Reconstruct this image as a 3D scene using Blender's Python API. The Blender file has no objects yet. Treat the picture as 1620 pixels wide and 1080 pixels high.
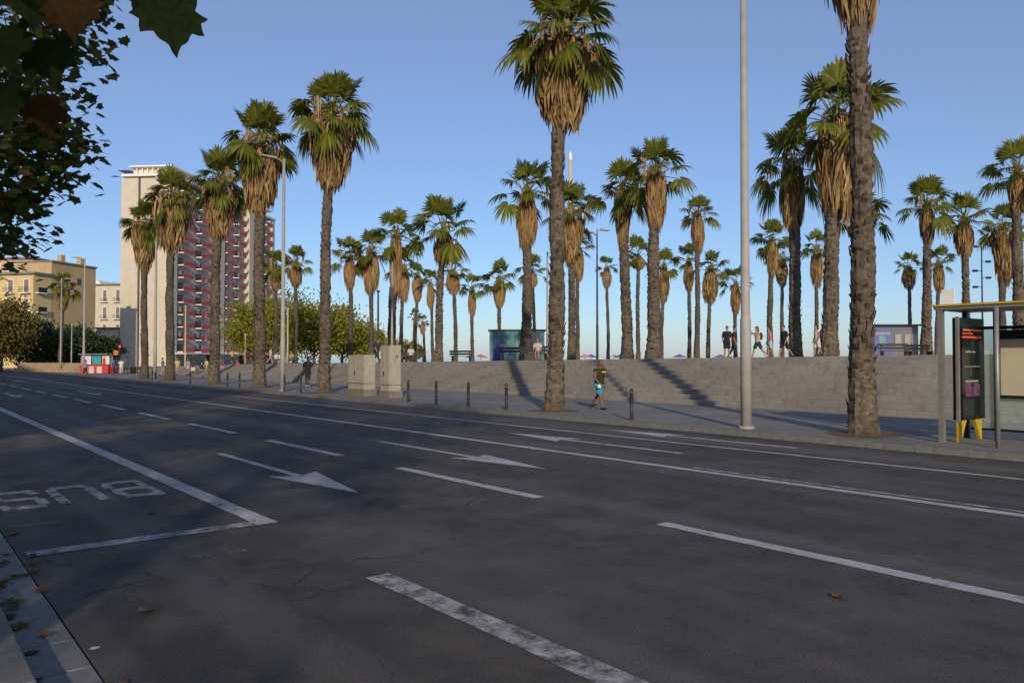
import bpy, bmesh, math, random
import numpy as np
from mathutils import Vector, Matrix, Euler
R = math.radians
rnd = random.Random(7)
sc = bpy.context.scene
col = sc.collection

# ------------------------------------------------------------------ camera
F = 1215.0; HZ = 567.0; H = 1.92          # focal length and horizon in photo pixels, eye height above the road
PITCH = math.atan((HZ - 540) / F)
cam_d = bpy.data.cameras.new('camera'); cam = bpy.data.objects.new('camera', cam_d); col.objects.link(cam)
cam_d.sensor_width = 36; cam_d.lens = 36 * F / 1620; cam_d.clip_end = 6000; cam_d.clip_start = 0.05
cam.location = (0, 0, H); cam.rotation_euler = (R(90) + PITCH, 0, 0)
sc.camera = cam
# ------------------------------------------------------------------ sky, sun, exposure
SUN_EL = R(19); AZ = 0.085                 # the sun stands behind the photographer, a little to the right
w = bpy.data.worlds.new('World'); sc.world = w; w.use_nodes = True
nt = w.node_tree; bg = nt.nodes['Background']
sky = nt.nodes.new('ShaderNodeTexSky'); sky.sky_type = 'NISHITA'; sky.sun_disc = False
sky.sun_elevation = SUN_EL; sky.sun_rotation = math.pi - AZ
sky.altitude = 0; sky.air_density = 1.0; sky.dust_density = 0.5; sky.ozone_density = 6.0
veil = nt.nodes.new('ShaderNodeMix'); veil.data_type = 'RGBA'; veil.inputs[0].default_value = 0.25; veil.inputs[7].default_value = (3.3, 3.3, 4.1, 1)   # thin even haze over the whole sky
nt.links.new(sky.outputs[0], veil.inputs[6]); nt.links.new(veil.outputs[2], bg.inputs[0]); bg.inputs[1].default_value = 0.125
sd = bpy.data.lights.new('sun', 'SUN'); sun = bpy.data.objects.new('sun', sd); col.objects.link(sun)
sd.energy = 3.0; sd.angle = R(1.0); sd.color = (1.0, 0.83, 0.62)
dv = Vector((-math.sin(AZ) * math.cos(SUN_EL), math.cos(AZ) * math.cos(SUN_EL), -math.sin(SUN_EL)))
sun.rotation_euler = dv.to_track_quat('-Z', 'Y').to_euler(); sun.location = (10, -60, 40)
vs = sc.view_settings; vs.view_transform = 'Standard'; vs.look = 'None'; vs.gamma = 1; vs.use_curve_mapping = False
vs.exposure = 0.2
sc.render.engine = 'CYCLES'
sc.cycles.max_bounces = 6; sc.cycles.transparent_max_bounces = 8

# ------------------------------------------------------------------ the street's own axes
TH = math.atan((810 + 186) / F); SN, CS = math.sin(TH), math.cos(TH)
def W(u, n, z=0.0): return Vector((-SN * u + CS * n, CS * u + SN * n, z))   # u along the road (away), n across it
def gp(px, py, z=0.0):
    d = Vector(((px - 810) / F, 1, -(py - 540) / F)); c, s = math.cos(PITCH), math.sin(PITCH)
    d = Vector((d.x, d.y * c - d.z * s, d.y * s + d.z * c)); t = (z - H) / d.z
    return Vector((d.x * t, d.y * t, z))
def dp(px, py, Y):                                   # the point seen in a direction of the survey at distance Y
    d = Vector(((px - 810) / F, 1, -(py - 540) / F)); c, s = math.cos(PITCH), math.sin(PITCH)
    d = Vector((d.x, d.y * c - d.z * s, d.y * s + d.z * c)); t = Y / d.y
    return Vector((d.x * t, Y, H + d.z * t))
def UN(p): return (-SN * p.x + CS * p.y, CS * p.x + SN * p.y)
def ztop(u): return 2.17 - 0.0105 * u               # the plaza falls gently along the street
def rown(px, n):                                     # distance at which the column px meets the line n
    return n / (CS * (px - 810) / F + SN)

# ------------------------------------------------------------------ materials
def new_mat(name):
    m = bpy.data.materials.new(name); m.use_nodes = True
    return m, m.node_tree, m.node_tree.nodes['Principled BSDF']
def N(t, typ, **kw):
    n = t.nodes.new(typ)
    for k, v in kw.items():
        if k.startswith('_'): setattr(n, k[1:], v)
        else: n.inputs[k.replace('__', ' ')].default_value = v
    return n
def ramp(t, fac, stops):
    r = t.nodes.new('ShaderNodeValToRGB'); e = r.color_ramp.elements
    while len(e) < len(stops): e.new(0.5)
    for el, (p, c) in zip(e, stops):
        el.position = p; el.color = (c, c, c, 1) if not isinstance(c, (tuple, list)) else (*c, 1)
    t.links.new(fac, r.inputs[0]); return r.outputs[0]
def mixc(t, fac, a, b, mode='MIX'):
    m = t.nodes.new('ShaderNodeMix'); m.data_type = 'RGBA'; m.blend_type = mode
    for s, v in ((m.inputs[0], fac), (m.inputs[6], a), (m.inputs[7], b)):
        if hasattr(v, 'is_linked'): t.links.new(v, s)
        elif isinstance(v, (int, float)): s.default_value = v
        else: s.default_value = (*v, 1)
    return m.outputs[2]
MC = {}
def mat(name, c, rough=0.8, var=0.25, scale=6.0, bump=0.0, metal=0.0, detail=5, spec=0.3, c2=None, stretch=None):
    if name in MC: return MC[name]
    m, t, b = new_mat(name)
    tc = N(t, 'ShaderNodeTexCoord'); src = tc.outputs['Object']
    if stretch:
        mp = N(t, 'ShaderNodeMapping'); mp.inputs['Scale'].default_value = stretch
        t.links.new(src, mp.inputs[0]); src = mp.outputs[0]
    nz = N(t, 'ShaderNodeTexNoise', Scale=scale, Detail=detail, Roughness=0.62); t.links.new(src, nz.inputs['Vector'])
    c2 = c2 or tuple(x * (1 - var) for x in c)
    f = ramp(t, nz.outputs['Fac'], [(0.35, 0.0), (0.65, 1.0)])
    t.links.new(mixc(t, f, c2, c), b.inputs['Base Color'])
    b.inputs['Roughness'].default_value = rough; b.inputs['Metallic'].default_value = metal
    b.inputs['Specular IOR Level'].default_value = spec
    if bump:
        bp = N(t, 'ShaderNodeBump', Strength=bump, Distance=0.02); t.links.new(nz.outputs['Fac'], bp.inputs['Height'])
        t.links.new(bp.outputs[0], b.inputs['Normal'])
    MC[name] = m; return m
def leaf_mat(name, cols, trans=0.25, rough=0.55, spec=0.3):
    if name in MC: return MC[name]
    m, t, b = new_mat(name)
    g = N(t, 'ShaderNodeNewGeometry'); oi = N(t, 'ShaderNodeObjectInfo')
    ad = N(t, 'ShaderNodeMath', _operation='ADD'); t.links.new(g.outputs['Random Per Island'], ad.inputs[0])
    ml = N(t, 'ShaderNodeMath', _operation='MULTIPLY'); ml.inputs[1].default_value = 0.35
    t.links.new(oi.outputs['Random'], ml.inputs[0]); t.links.new(ml.outputs[0], ad.inputs[1])
    fr = N(t, 'ShaderNodeMath', _operation='FRACT'); t.links.new(ad.outputs[0], fr.inputs[0])
    k = len(cols); c = ramp(t, fr.outputs[0], [(i / (k - 1), cc) for i, cc in enumerate(cols)])
    tc = N(t, 'ShaderNodeTexCoord'); nz = N(t, 'ShaderNodeTexNoise', Scale=9.0, Detail=3.0)
    t.links.new(tc.outputs['Object'], nz.inputs['Vector'])
    v = ramp(t, nz.outputs['Fac'], [(0.3, 0.7), (0.7, 1.15)])
    c = mixc(t, 1.0, c, v, 'MULTIPLY')
    t.links.new(c, b.inputs['Base Color']); b.inputs['Roughness'].default_value = rough
    b.inputs['Specular IOR Level'].default_value = 0.08 if rough > .7 else spec
    tr = N(t, 'ShaderNodeBsdfTranslucent'); t.links.new(c, tr.inputs[0])
    mx = N(t, 'ShaderNodeMixShader'); mx.inputs[0].default_value = trans
    t.links.new(b.outputs[0], mx.inputs[1]); t.links.new(tr.outputs[0], mx.inputs[2])
    t.links.new(mx.outputs[0], t.nodes['Material Output'].inputs[0])
    MC[name] = m; return m

def asphalt_nodes(t):
    """grey asphalt with aggregate speckle, worn wheel tracks, oil stains, patches and cracks; world metres"""
    tc = N(t, 'ShaderNodeTexCoord'); P = tc.outputs['Object']
    big = N(t, 'ShaderNodeTexNoise', Scale=0.16, Detail=6.0, Roughness=0.6); t.links.new(P, big.inputs['Vector'])
    mid = N(t, 'ShaderNodeTexNoise', Scale=1.3, Detail=7.0, Roughness=0.7); t.links.new(P, mid.inputs['Vector'])
    fine = N(t, 'ShaderNodeTexNoise', Scale=55.0, Detail=4.0, Roughness=0.7); t.links.new(P, fine.inputs['Vector'])
    spk = N(t, 'ShaderNodeTexVoronoi', Scale=70.0); t.links.new(P, spk.inputs['Vector'])
    c = mixc(t, ramp(t, big.outputs['Fac'], [(0.36, 0.0), (0.62, 1.0)]), (0.056, 0.051, 0.046), (0.104, 0.094, 0.081))
    c = mixc(t, ramp(t, mid.outputs['Fac'], [(0.36, 0.9), (0.62, 0.0)]), c, (0.046, 0.043, 0.04))
    vr = N(t, 'ShaderNodeVectorRotate', _rotation_type='Z_AXIS', Angle=-(math.pi / 2 + TH)); t.links.new(P, vr.inputs['Vector'])
    mp = N(t, 'ShaderNodeMapping'); mp.inputs['Scale'].default_value = (0.03, 0.9, 1); t.links.new(vr.outputs[0], mp.inputs[0])
    trk = N(t, 'ShaderNodeTexNoise', Scale=1.0, Detail=3.0); t.links.new(mp.outputs[0], trk.inputs['Vector'])
    c = mixc(t, ramp(t, trk.outputs['Fac'], [(0.46, 0.0), (0.66, 0.7)]), c, (0.125, 0.116, 0.105))
    c = mixc(t, 0.8, c, mixc(t, 1.0, c, ramp(t, fine.outputs['Fac'], [(0.3, 0.45), (0.7, 1.6)]), 'MULTIPLY'))
    c = mixc(t, ramp(t, spk.outputs['Distance'], [(0.0, 0.35), (0.14, 0.0)]), c, (0.16, 0.15, 0.14))
    # cracks
    wv = N(t, 'ShaderNodeTexNoise', Scale=2.2, Detail=5.0); t.links.new(P, wv.inputs['Vector'])
    ad = N(t, 'ShaderNodeVectorMath', _operation='MULTIPLY_ADD'); ad.inputs[1].default_value = (0.55, 0.55, 0)
    t.links.new(wv.outputs['Color'], ad.inputs[0]); t.links.new(P, ad.inputs[2])
    vo = N(t, 'ShaderNodeTexVoronoi', Scale=0.21, _feature='DISTANCE_TO_EDGE'); t.links.new(ad.outputs[0], vo.inputs['Vector'])
    cr = ramp(t, vo.outputs['Distance'], [(0.0012, 1.0), (0.0042, 0.0)])
    br = ramp(t, mid.outputs['Fac'], [(0.44, 0.0), (0.58, 0.8)])
    mm = N(t, 'ShaderNodeMath', _operation='MULTIPLY'); t.links.new(cr, mm.inputs[0]); t.links.new(br, mm.inputs[1])
    c = mixc(t, mm.outputs[0], c, (0.014, 0.014, 0.014))
    hb = N(t, 'ShaderNodeMath', _operation='SUBTRACT'); t.links.new(fine.outputs['Fac'], hb.inputs[0]); t.links.new(mm.outputs[0], hb.inputs[1])
    return P, c, hb.outputs[0], mid, fine
def asphalt():
    m, t, b = new_mat('asphalt'); P, c, h, _, _ = asphalt_nodes(t)
    t.links.new(c, b.inputs['Base Color']); b.inputs['Roughness'].default_value = 0.82; b.inputs['Specular IOR Level'].default_value = 0.25
    bp = N(t, 'ShaderNodeBump', Strength=0.5, Distance=0.01); t.links.new(h, bp.inputs['Height']); t.links.new(bp.outputs[0], b.inputs['Normal'])
    return m
def road_paint(name, lo, hi, colr=(0.46, 0.46, 0.47)):
    m, t, b = new_mat(name); P, c, h, mid, fine = asphalt_nodes(t)
    w1 = N(t, 'ShaderNodeTexNoise', Scale=5.0, Detail=9.0, Roughness=0.75); t.links.new(P, w1.inputs['Vector'])
    k = ramp(t, w1.outputs['Fac'], [(lo, 0.0), (hi, 1.0)])
    tone = ramp(t, mid.outputs['Fac'], [(0.3, 0.62), (0.7, 1.1)])
    pc = mixc(t, 1.0, colr, tone, 'MULTIPLY')
    t.links.new(mixc(t, k, c, pc), b.inputs['Base Color'])
    b.inputs['Roughness'].default_value = 0.7; b.inputs['Specular IOR Level'].default_value = 0.25
    bp = N(t, 'ShaderNodeBump', Strength=0.4, Distance=0.01); t.links.new(h, bp.inputs['Height']); t.links.new(bp.outputs[0], b.inputs['Normal'])
    return m
M_ASPH = asphalt()
M_PAINT = road_paint('road_paint', 0.34, 0.46); M_WORN = road_paint('worn_road_paint', 0.40, 0.58); M_GHOST = road_paint('ghost_paint', 0.55, 0.72, (0.34, 0.34, 0.34))

def paving():
    m, t, b = new_mat('panot_paving'); tc = N(t, 'ShaderNodeTexCoord'); P = tc.outputs['Object']
    mp = N(t, 'ShaderNodeMapping'); mp.inputs['Rotation'].default_value = (0, 0, -TH); t.links.new(P, mp.inputs[0])
    bk = N(t, 'ShaderNodeTexBrick', Scale=1.0); bk.offset = 0; bk.inputs['Brick Width'].default_value = 0.2; bk.inputs['Row Height'].default_value = 0.2
    bk.inputs['Mortar Size'].default_value = 0.006; t.links.new(mp.outputs[0], bk.inputs['Vector'])
    bk.inputs['Color1'].default_value = (0.23, 0.22, 0.205, 1); bk.inputs['Color2'].default_value = (0.19, 0.182, 0.172, 1); bk.inputs['Mortar'].default_value = (0.1, 0.095, 0.09, 1)
    nz = N(t, 'ShaderNodeTexNoise', Scale=0.5, Detail=8.0, Roughness=0.65); t.links.new(P, nz.inputs['Vector'])
    c = mixc(t, ramp(t, nz.outputs['Fac'], [(0.4, 0.6), (0.62, 0.0)]), bk.outputs['Color'], (0.12, 0.115, 0.11))
    t.links.new(c, b.inputs['Base Color']); b.inputs['Roughness'].default_value = 0.85
    bp = N(t, 'ShaderNodeBump', Strength=0.4, Distance=0.01); t.links.new(bk.outputs['Fac'], bp.inputs['Height']); bp.invert = True
    t.links.new(bp.outputs[0], b.inputs['Normal']); return m
def concrete(name, a, b2, streak=0.5):
    m, t, b = new_mat(name); tc = N(t, 'ShaderNodeTexCoord'); P = tc.outputs['Object']
    n1 = N(t, 'ShaderNodeTexNoise', Scale=0.45, Detail=8.0, Roughness=0.65); t.links.new(P, n1.inputs['Vector'])
    n2 = N(t, 'ShaderNodeTexNoise', Scale=7.0, Detail=6.0, Roughness=0.7); t.links.new(P, n2.inputs['Vector'])
    mp = N(t, 'ShaderNodeMapping'); mp.inputs['Scale'].default_value = (2.4, 2.4, 0.5); t.links.new(P, mp.inputs[0])
    n3 = N(t, 'ShaderNodeTexNoise', Scale=1.6, Detail=4.0); t.links.new(mp.outputs[0], n3.inputs['Vector'])
    c = mixc(t, ramp(t, n1.outputs['Fac'], [(0.36, 0.0), (0.64, 1.0)]), b2, a)
    c = mixc(t, ramp(t, n3.outputs['Fac'], [(0.52, 0.0), (0.72, streak)]), c, tuple(x * 0.45 for x in b2))
    c = mixc(t, 0.35, c, mixc(t, 1.0, c, ramp(t, n2.outputs['Fac'], [(0.3, 0.6), (0.7, 1.3)]), 'MULTIPLY'))
    t.links.new(c, b.inputs['Base Color']); b.inputs['Roughness'].default_value = 0.85; b.inputs['Specular IOR Level'].default_value = 0.25
    bp = N(t, 'ShaderNodeBump', Strength=0.35, Distance=0.01); t.links.new(n2.outputs['Fac'], bp.inputs['Height']); t.links.new(bp.outputs[0], b.inputs['Normal'])
    return m
M_PAVE = paving()
M_STEP = concrete('step_concrete', (0.275, 0.258, 0.232), (0.215, 0.203, 0.185), 0.4)
M_PLAZA = concrete('plaza_concrete', (0.30, 0.28, 0.25), (0.24, 0.225, 0.2), 0.3)
M_KERB = concrete('kerb_stone', (0.22, 0.215, 0.205), (0.15, 0.147, 0.14), 0.5)
M_GUT = concrete('gutter_slab', (0.25, 0.25, 0.25), (0.17, 0.17, 0.172), 0.6)
M_CAB = concrete('cabinet_concrete', (0.40, 0.37, 0.29), (0.33, 0.305, 0.24), 0.2)
M_CABB = concrete('cabinet_base', (0.26, 0.22, 0.16), (0.17, 0.15, 0.115), 0.7)
M_TOWER = concrete('tower_render', (0.60, 0.53, 0.42), (0.54, 0.475, 0.375), 0.18)
M_SAND = concrete('sand', (0.45, 0.37, 0.26), (0.36, 0.3, 0.21), 0.1)
M_LAMP = mat('lamp_post_paint', (0.36, 0.35, 0.32), 0.5, 0.18, 3, metal=0.0, spec=0.25)
M_BOL = mat('bollard_iron', (0.055, 0.055, 0.05), 0.5, 0.3, 8, metal=0.3)
M_DARK = mat('dark_metal', (0.03, 0.032, 0.034), 0.4, 0.3, 5, metal=0.5)
M_STEEL = mat('brushed_steel', (0.30, 0.29, 0.27), 0.5, 0.2, 4, metal=0.45)
M_WHITE = mat('white_paint', (0.78, 0.77, 0.74), 0.6, 0.1, 2)
M_YEL = mat('yellow_paint', (0.5, 0.36, 0.02), 0.5, 0.12, 3)
M_RED = mat('red_panel', (0.52, 0.075, 0.06), 0.6, 0.25, 2)
M_REDS = mat('red_stall', (0.6, 0.05, 0.045), 0.5, 0.2, 2)
M_SOIL = mat('tree_pit_soil', (0.20, 0.12, 0.06), 0.95, 0.55, 9, bump=0.7)
def bark_mat(name, a, b2):
    m, t, b = new_mat(name); tc = N(t, 'ShaderNodeTexCoord'); P = tc.outputs['Object']
    mp = N(t, 'ShaderNodeMapping'); mp.inputs['Scale'].default_value = (6, 6, 11); t.links.new(P, mp.inputs[0])
    n1 = N(t, 'ShaderNodeTexNoise', Scale=1.0, Detail=7.0, Roughness=0.7, Distortion=0.6); t.links.new(mp.outputs[0], n1.inputs['Vector'])
    n2 = N(t, 'ShaderNodeTexNoise', Scale=1.1, Detail=4.0); t.links.new(P, n2.inputs['Vector'])
    c = mixc(t, ramp(t, n1.outputs['Fac'], [(0.38, 0.0), (0.62, 1.0)]), b2, a)
    c = mixc(t, ramp(t, n2.outputs['Fac'], [(0.42, 0.0), (0.66, 0.55)]), c, tuple(x * 0.55 for x in b2))
    g = N(t, 'ShaderNodeNewGeometry')
    c = mixc(t, 1.0, c, ramp(t, g.outputs['Random Per Island'], [(0.0, 0.62), (1.0, 1.35)]), 'MULTIPLY')
    t.links.new(c, b.inputs['Base Color']); b.inputs['Roughness'].default_value = 0.92; b.inputs['Specular IOR Level'].default_value = 0.15
    bp = N(t, 'ShaderNodeBump', Strength=0.8, Distance=0.04); t.links.new(n1.outputs['Fac'], bp.inputs['Height']); t.links.new(bp.outputs[0], b.inputs['Normal'])
    return m
M_PBARK = bark_mat('palm_bark', (0.15, 0.12, 0.088), (0.062, 0.05, 0.039))
M_TBARK = bark_mat('tree_bark', (0.17, 0.14, 0.105), (0.075, 0.06, 0.045))
M_FROND = leaf_mat('frond_green', [(0.07, 0.092, 0.010), (0.14, 0.158, 0.014), (0.095, 0.12, 0.012), (0.25, 0.24, 0.022), (0.08, 0.10, 0.012)], 0.35, .65)
M_DEAD = leaf_mat('dead_frond', [(0.40, 0.265, 0.12), (0.27, 0.17, 0.078), (0.48, 0.33, 0.165), (0.19, 0.115, 0.052), (0.39, 0.26, 0.115)], 0.15, 0.85)
M_STALK = leaf_mat('flower_stalk', [(0.46, 0.32, 0.17), (0.36, 0.24, 0.12), (0.5, 0.38, 0.22)], 0.1, 0.85)
M_PLANE = leaf_mat('plane_leaf', [(0.07, 0.105, 0.02), (0.09, 0.115, 0.025), (0.055, 0.085, 0.018), (0.075, 0.11, 0.022), (0.06, 0.09, 0.02), (0.24, 0.12, 0.03)], 0.5)
M_BUSH = leaf_mat('light_leaf', [(0.23, 0.25, 0.022), (0.32, 0.31, 0.03), (0.16, 0.19, 0.02), (0.35, 0.32, 0.035)], 0.4)
M_DKBUSH = leaf_mat('dark_leaf', [(0.022, 0.042, 0.014), (0.04, 0.062, 0.018), (0.028, 0.05, 0.014), (0.06, 0.08, 0.02)], 0.15)
M_AUT = leaf_mat('autumn_leaf', [(0.13, 0.1, 0.015), (0.11, 0.11, 0.02), (0.2, 0.12, 0.02), (0.08, 0.1, 0.018)], 0.3)
M_FALL = leaf_mat('fallen_leaf', [(0.15, 0.075, 0.03), (0.1, 0.06, 0.03), (0.19, 0.1, 0.04), (0.08, 0.06, 0.035)], 0.1, 0.8)
M_GREENL = leaf_mat('near_leaf_green', [(0.018, 0.03, 0.008), (0.024, 0.036, 0.009)], 0.4, .8)  # near leaf green darkened to stand in for shade under the crown
M_ORANL = leaf_mat('near_leaf_orange', [(0.075, 0.028, 0.009), (0.055, 0.03, 0.01)], 0.4, .8)  # the same crown shade is put into this orange
def glass(name, tint, alpha=0.25):
    m, t, b = new_mat(name); b.inputs['Base Color'].default_value = (*tint, 1); b.inputs['Roughness'].default_value = 0.05
    tr = N(t, 'ShaderNodeBsdfTransparent'); tr.inputs[0].default_value = (*[min(1, 0.6 + x * 0.5) for x in tint], 1)
    mx = N(t, 'ShaderNodeMixShader'); mx.inputs[0].default_value = alpha
    t.links.new(tr.outputs[0], mx.inputs[1]); t.links.new(b.outputs[0], mx.inputs[2]); t.links.new(mx.outputs[0], t.nodes['Material Output'].inputs[0])
    return m
M_GLASS = glass('shelter_glass', (0.5, 0.58, 0.55), 0.22)
M_PGLASS = glass('pavilion_glass', (0.10, 0.32, 0.34), 0.6)
M_WIN = mat('dark_window', (0.035, 0.04, 0.048), 0.15, 0.3, 2, spec=0.6)
def emis(name, c, s):
    m, t, b = new_mat(name); b.inputs['Base Color'].default_value = (*c, 1)
    b.inputs['Emission Color'].default_value = (*c, 1); b.inputs['Emission Strength'].default_value = s; return m
M_LED = emis('led_orange', (0.7, 0.16, 0.03), 0.22); M_LEDR = emis('led_red', (0.6, 0.05, 0.03), 0.2)
M_TRL = emis('traffic_red_lamp', (0.9, 0.03, 0.03), 1.0)

# ------------------------------------------------------------------ mesh helpers
class MB:
    def __init__(s): s.v = []; s.f = []; s.m = []
    def add(s, vs, fs, mi=0):
        k = len(s.v); s.v.extend([tuple(p) for p in vs]); s.f.extend([tuple(i + k for i in f) for f in fs]); s.m.extend([mi] * len(fs))
    def box(s, x0, x1, y0, y1, z0, z1, T=None, mi=0):
        vs = [Vector(p) for p in ((x0, y0, z0), (x1, y0, z0), (x1, y1, z0), (x0, y1, z0), (x0, y0, z1), (x1, y0, z1), (x1, y1, z1), (x0, y1, z1))]
        if T: vs = [T @ p for p in vs]
        s.add(vs, [(0, 3, 2, 1), (4, 5, 6, 7), (0, 1, 5, 4), (1, 2, 6, 5), (2, 3, 7, 6), (3, 0, 4, 7)], mi)
    def tube(s, pts, rad, seg=8, cap=True, mi=0):
        pts = [Vector(p) for p in pts]; n = len(pts)
        if not isinstance(rad, (list, tuple)): rad = [rad] * n
        vs = []; prev = None
        for i, p in enumerate(pts):
            d = (pts[min(i + 1, n - 1)] - pts[max(i - 1, 0)]).normalized()
            a = prev - d * prev.dot(d) if prev is not None else (Vector((1, 0, 0)) if abs(d.x) < 0.9 else Vector((0, 1, 0)))
            if prev is None: a = a - d * a.dot(d)
            a.normalize(); prev = a; b = d.cross(a)
            r = rad[i]; ra, rb = r if isinstance(r, tuple) else (r, r)
            for j in range(seg):
                t = 2 * math.pi * j / seg; vs.append(p + a * ra * math.cos(t) + b * rb * math.sin(t))
        fs = [(i * seg + j, i * seg + (j + 1) % seg, (i + 1) * seg + (j + 1) % seg, (i + 1) * seg + j) for i in range(n - 1) for j in range(seg)]
        if cap: fs += [tuple(range(seg))[::-1], tuple((n - 1) * seg + j for j in range(seg))]
        s.add(vs, fs, mi)
    def ball(s, c, r, seg=10, rings=7, mi=0):
        c = Vector(c); r = r if isinstance(r, tuple) else (r, r, r); vs = [c + Vector((0, 0, r[2]))]
        for i in range(1, rings):
            a = math.pi * i / rings
            for j in range(seg):
                t = 2 * math.pi * j / seg; vs.append(c + Vector((r[0] * math.sin(a) * math.cos(t), r[1] * math.sin(a) * math.sin(t), r[2] * math.cos(a))))
        vs.append(c - Vector((0, 0, r[2]))); L = len(vs) - 1
        fs = [(0, 1 + j, 1 + (j + 1) % seg) for j in range(seg)]
        for i in range(rings - 2):
            for j in range(seg):
                a, b = 1 + i * seg + j, 1 + i * seg + (j + 1) % seg; fs.append((a, a + seg, b + seg, b))
        k = 1 + (rings - 2) * seg; fs += [(k + j, L, k + (j + 1) % seg) for j in range(seg)]
        s.add(vs, fs, mi)
    def mesh(s, name, mats, smooth=False):
        me = bpy.data.meshes.new(name); me.from_pydata(s.v, [], s.f)
        for m in (mats if isinstance(mats, (list, tuple)) else [mats]): me.materials.append(m)
        if any(s.m): me.polygons.foreach_set('material_index', s.m)
        if smooth: me.polygons.foreach_set('use_smooth', [True] * len(s.f))
        me.update(); return me
def obj(name, me, parent=None, label=None, cat=None, group=None, kind=None, loc=None, rz=None, scale=None):
    o = bpy.data.objects.new(name, me); col.objects.link(o); o.parent = parent
    if label: o['label'] = label
    if cat: o['category'] = cat
    if group: o['group'] = group
    if kind: o['kind'] = kind
    if loc is not None: o.location = loc
    if rz is not None: o.rotation_euler = (0, 0, rz)
    if scale is not None: o.scale = scale if isinstance(scale, (tuple, list)) else (scale,) * 3
    return o
def build(mb, name, mats, parent=None, smooth=False, **kw): return obj(name, mb.mesh(name, mats, smooth), parent, **kw)
def empty(name, label, cat, loc=(0, 0, 0), rz=0, group=None):
    return obj(name, None, None, label, cat, group, None, loc, rz)
def sheet(name, poly, m, z=None, parent=None, **kw):
    b = MB(); vs = [Vector((p[0], p[1], z)) for p in poly]; b.add(vs, [tuple(range(len(vs)))]); return build(b, name, m, parent, **kw)
ROADROT = math.atan2(CS, -SN)                         # local +x of a road-aligned object runs along u
RT = Matrix(((-SN, CS, 0, 0), (CS, SN, 0, 0), (0, 0, 1, 0), (0, 0, 0, 1)))   # (u, n, z) -> world (mirrored: faces flipped below)
def ubox(mb, u0, u1, n0, n1, z0, z1, mi=0):
    vs = [W(u, n, z) for u, n, z in ((u0, n0, z0), (u1, n0, z0), (u1, n1, z0), (u0, n1, z0), (u0, n0, z1), (u1, n0, z1), (u1, n1, z1), (u0, n1, z1))]
    mb.add(vs, [(0, 1, 2, 3), (4, 7, 6, 5), (0, 4, 5, 1), (1, 5, 6, 2), (2, 6, 7, 3), (3, 7, 4, 0)], mi)

# ================================================================== the setting
g = 2500
sheet('ground', [(-g, -g), (g, -g), (g, g), (-g, g)], M_SAND, -0.75, kind='structure')
sheet('sea', [W(-2400, 190), W(-2400, 2400), W(2400, 2400), W(2400, 190)][::-1], mat('sea_water', (0.02, 0.06, 0.09), 0.12, 0.2, 0.3, 0.3, spec=0.5), -0.6, kind='structure')
NG0, NG1, NK = 0.69, 1.05, 16.45                       # near kerb, gutter edge, far kerb
road = sheet('road', [W(-80, NG1), W(-80, NK), W(135, NK), W(135, 60), W(152, 60), W(152, NK), W(420, NK), W(420, NG1)], M_ASPH, 0.0, kind='structure')
# far pavement and plaza
b = MB(); ubox(b, -80, 134.5, NK + 0.30, 24.4, -0.7, 0.12); build(b, 'far_pavement', M_PAVE, kind='structure')
b = MB(); ubox(b, 152.5, 420, NK + 0.3, 120, -0.7, 0.12); build(b, 'side_pavement', M_PAVE, kind='structure')
b = MB(); ubox(b, -80, 420, -30, NG0 - 0.18, -0.7, 0.13); build(b, 'near_pavement', M_PAVE, kind='structure')
US0, US1 = -70, 92
b = MB(); NS = 29.4
vs = []; us = [US0, US1]
vs = [W(US0, NS, ztop(US0)), W(US1, NS, ztop(US1)), W(130, NS, 0.14), W(134.4, 24.4, 0.125), W(134.4, 120, 0.125), W(130, 120, 0.14), W(US1, 120, ztop(US1)), W(US0, 120, ztop(US0)), W(US1, 24.4, 0.118)]
b.add(vs, [(0, 7, 6, 1), (1, 6, 5, 2), (2, 5, 4, 3), (1, 2, 8), (8, 2, 3)]); build(b, 'plaza', M_PLAZA, kind='structure')
b = MB(); b.add([W(US0, 120, ztop(US0)), W(US1, 120, ztop(US1)), W(US1, 120, -0.7), W(US0, 120, -0.7)], [(0, 1, 2, 3)]); build(b, 'plaza_rear_face', M_PLAZA, kind='structure')
stairs = empty('stairs', 'wide flight of low concrete steps rising to the palm plaza', 'stairs'); del stairs['category']; stairs['kind'] = 'structure'
NST = 10
for k in range(NST):
    n0 = 24.4 + k * 0.5; z0f, z1f = k / NST, (k + 1) / NST
    b = MB(); vs = []
    cuts = [US0 + i * (US1 - US0) / 40 for i in range(41)]
    for u in cuts:
        zt = 0.12 + (ztop(u) - 0.12) * z1f; zb = 0.12 + (ztop(u) - 0.12) * z0f
        vs += [W(u, n0, zb - 0.03), W(u, n0, zt - 0.02), W(u, n0 + 0.02, zt), W(u, n0 + 0.505, zt - 0.003)]
    b.add(vs, [(i * 4 + j, i * 4 + j + 1, (i + 1) * 4 + j + 1, (i + 1) * 4 + j) for i in range(40) for j in range(3)])
    build(b, 'step', M_STEP, stairs)
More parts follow.
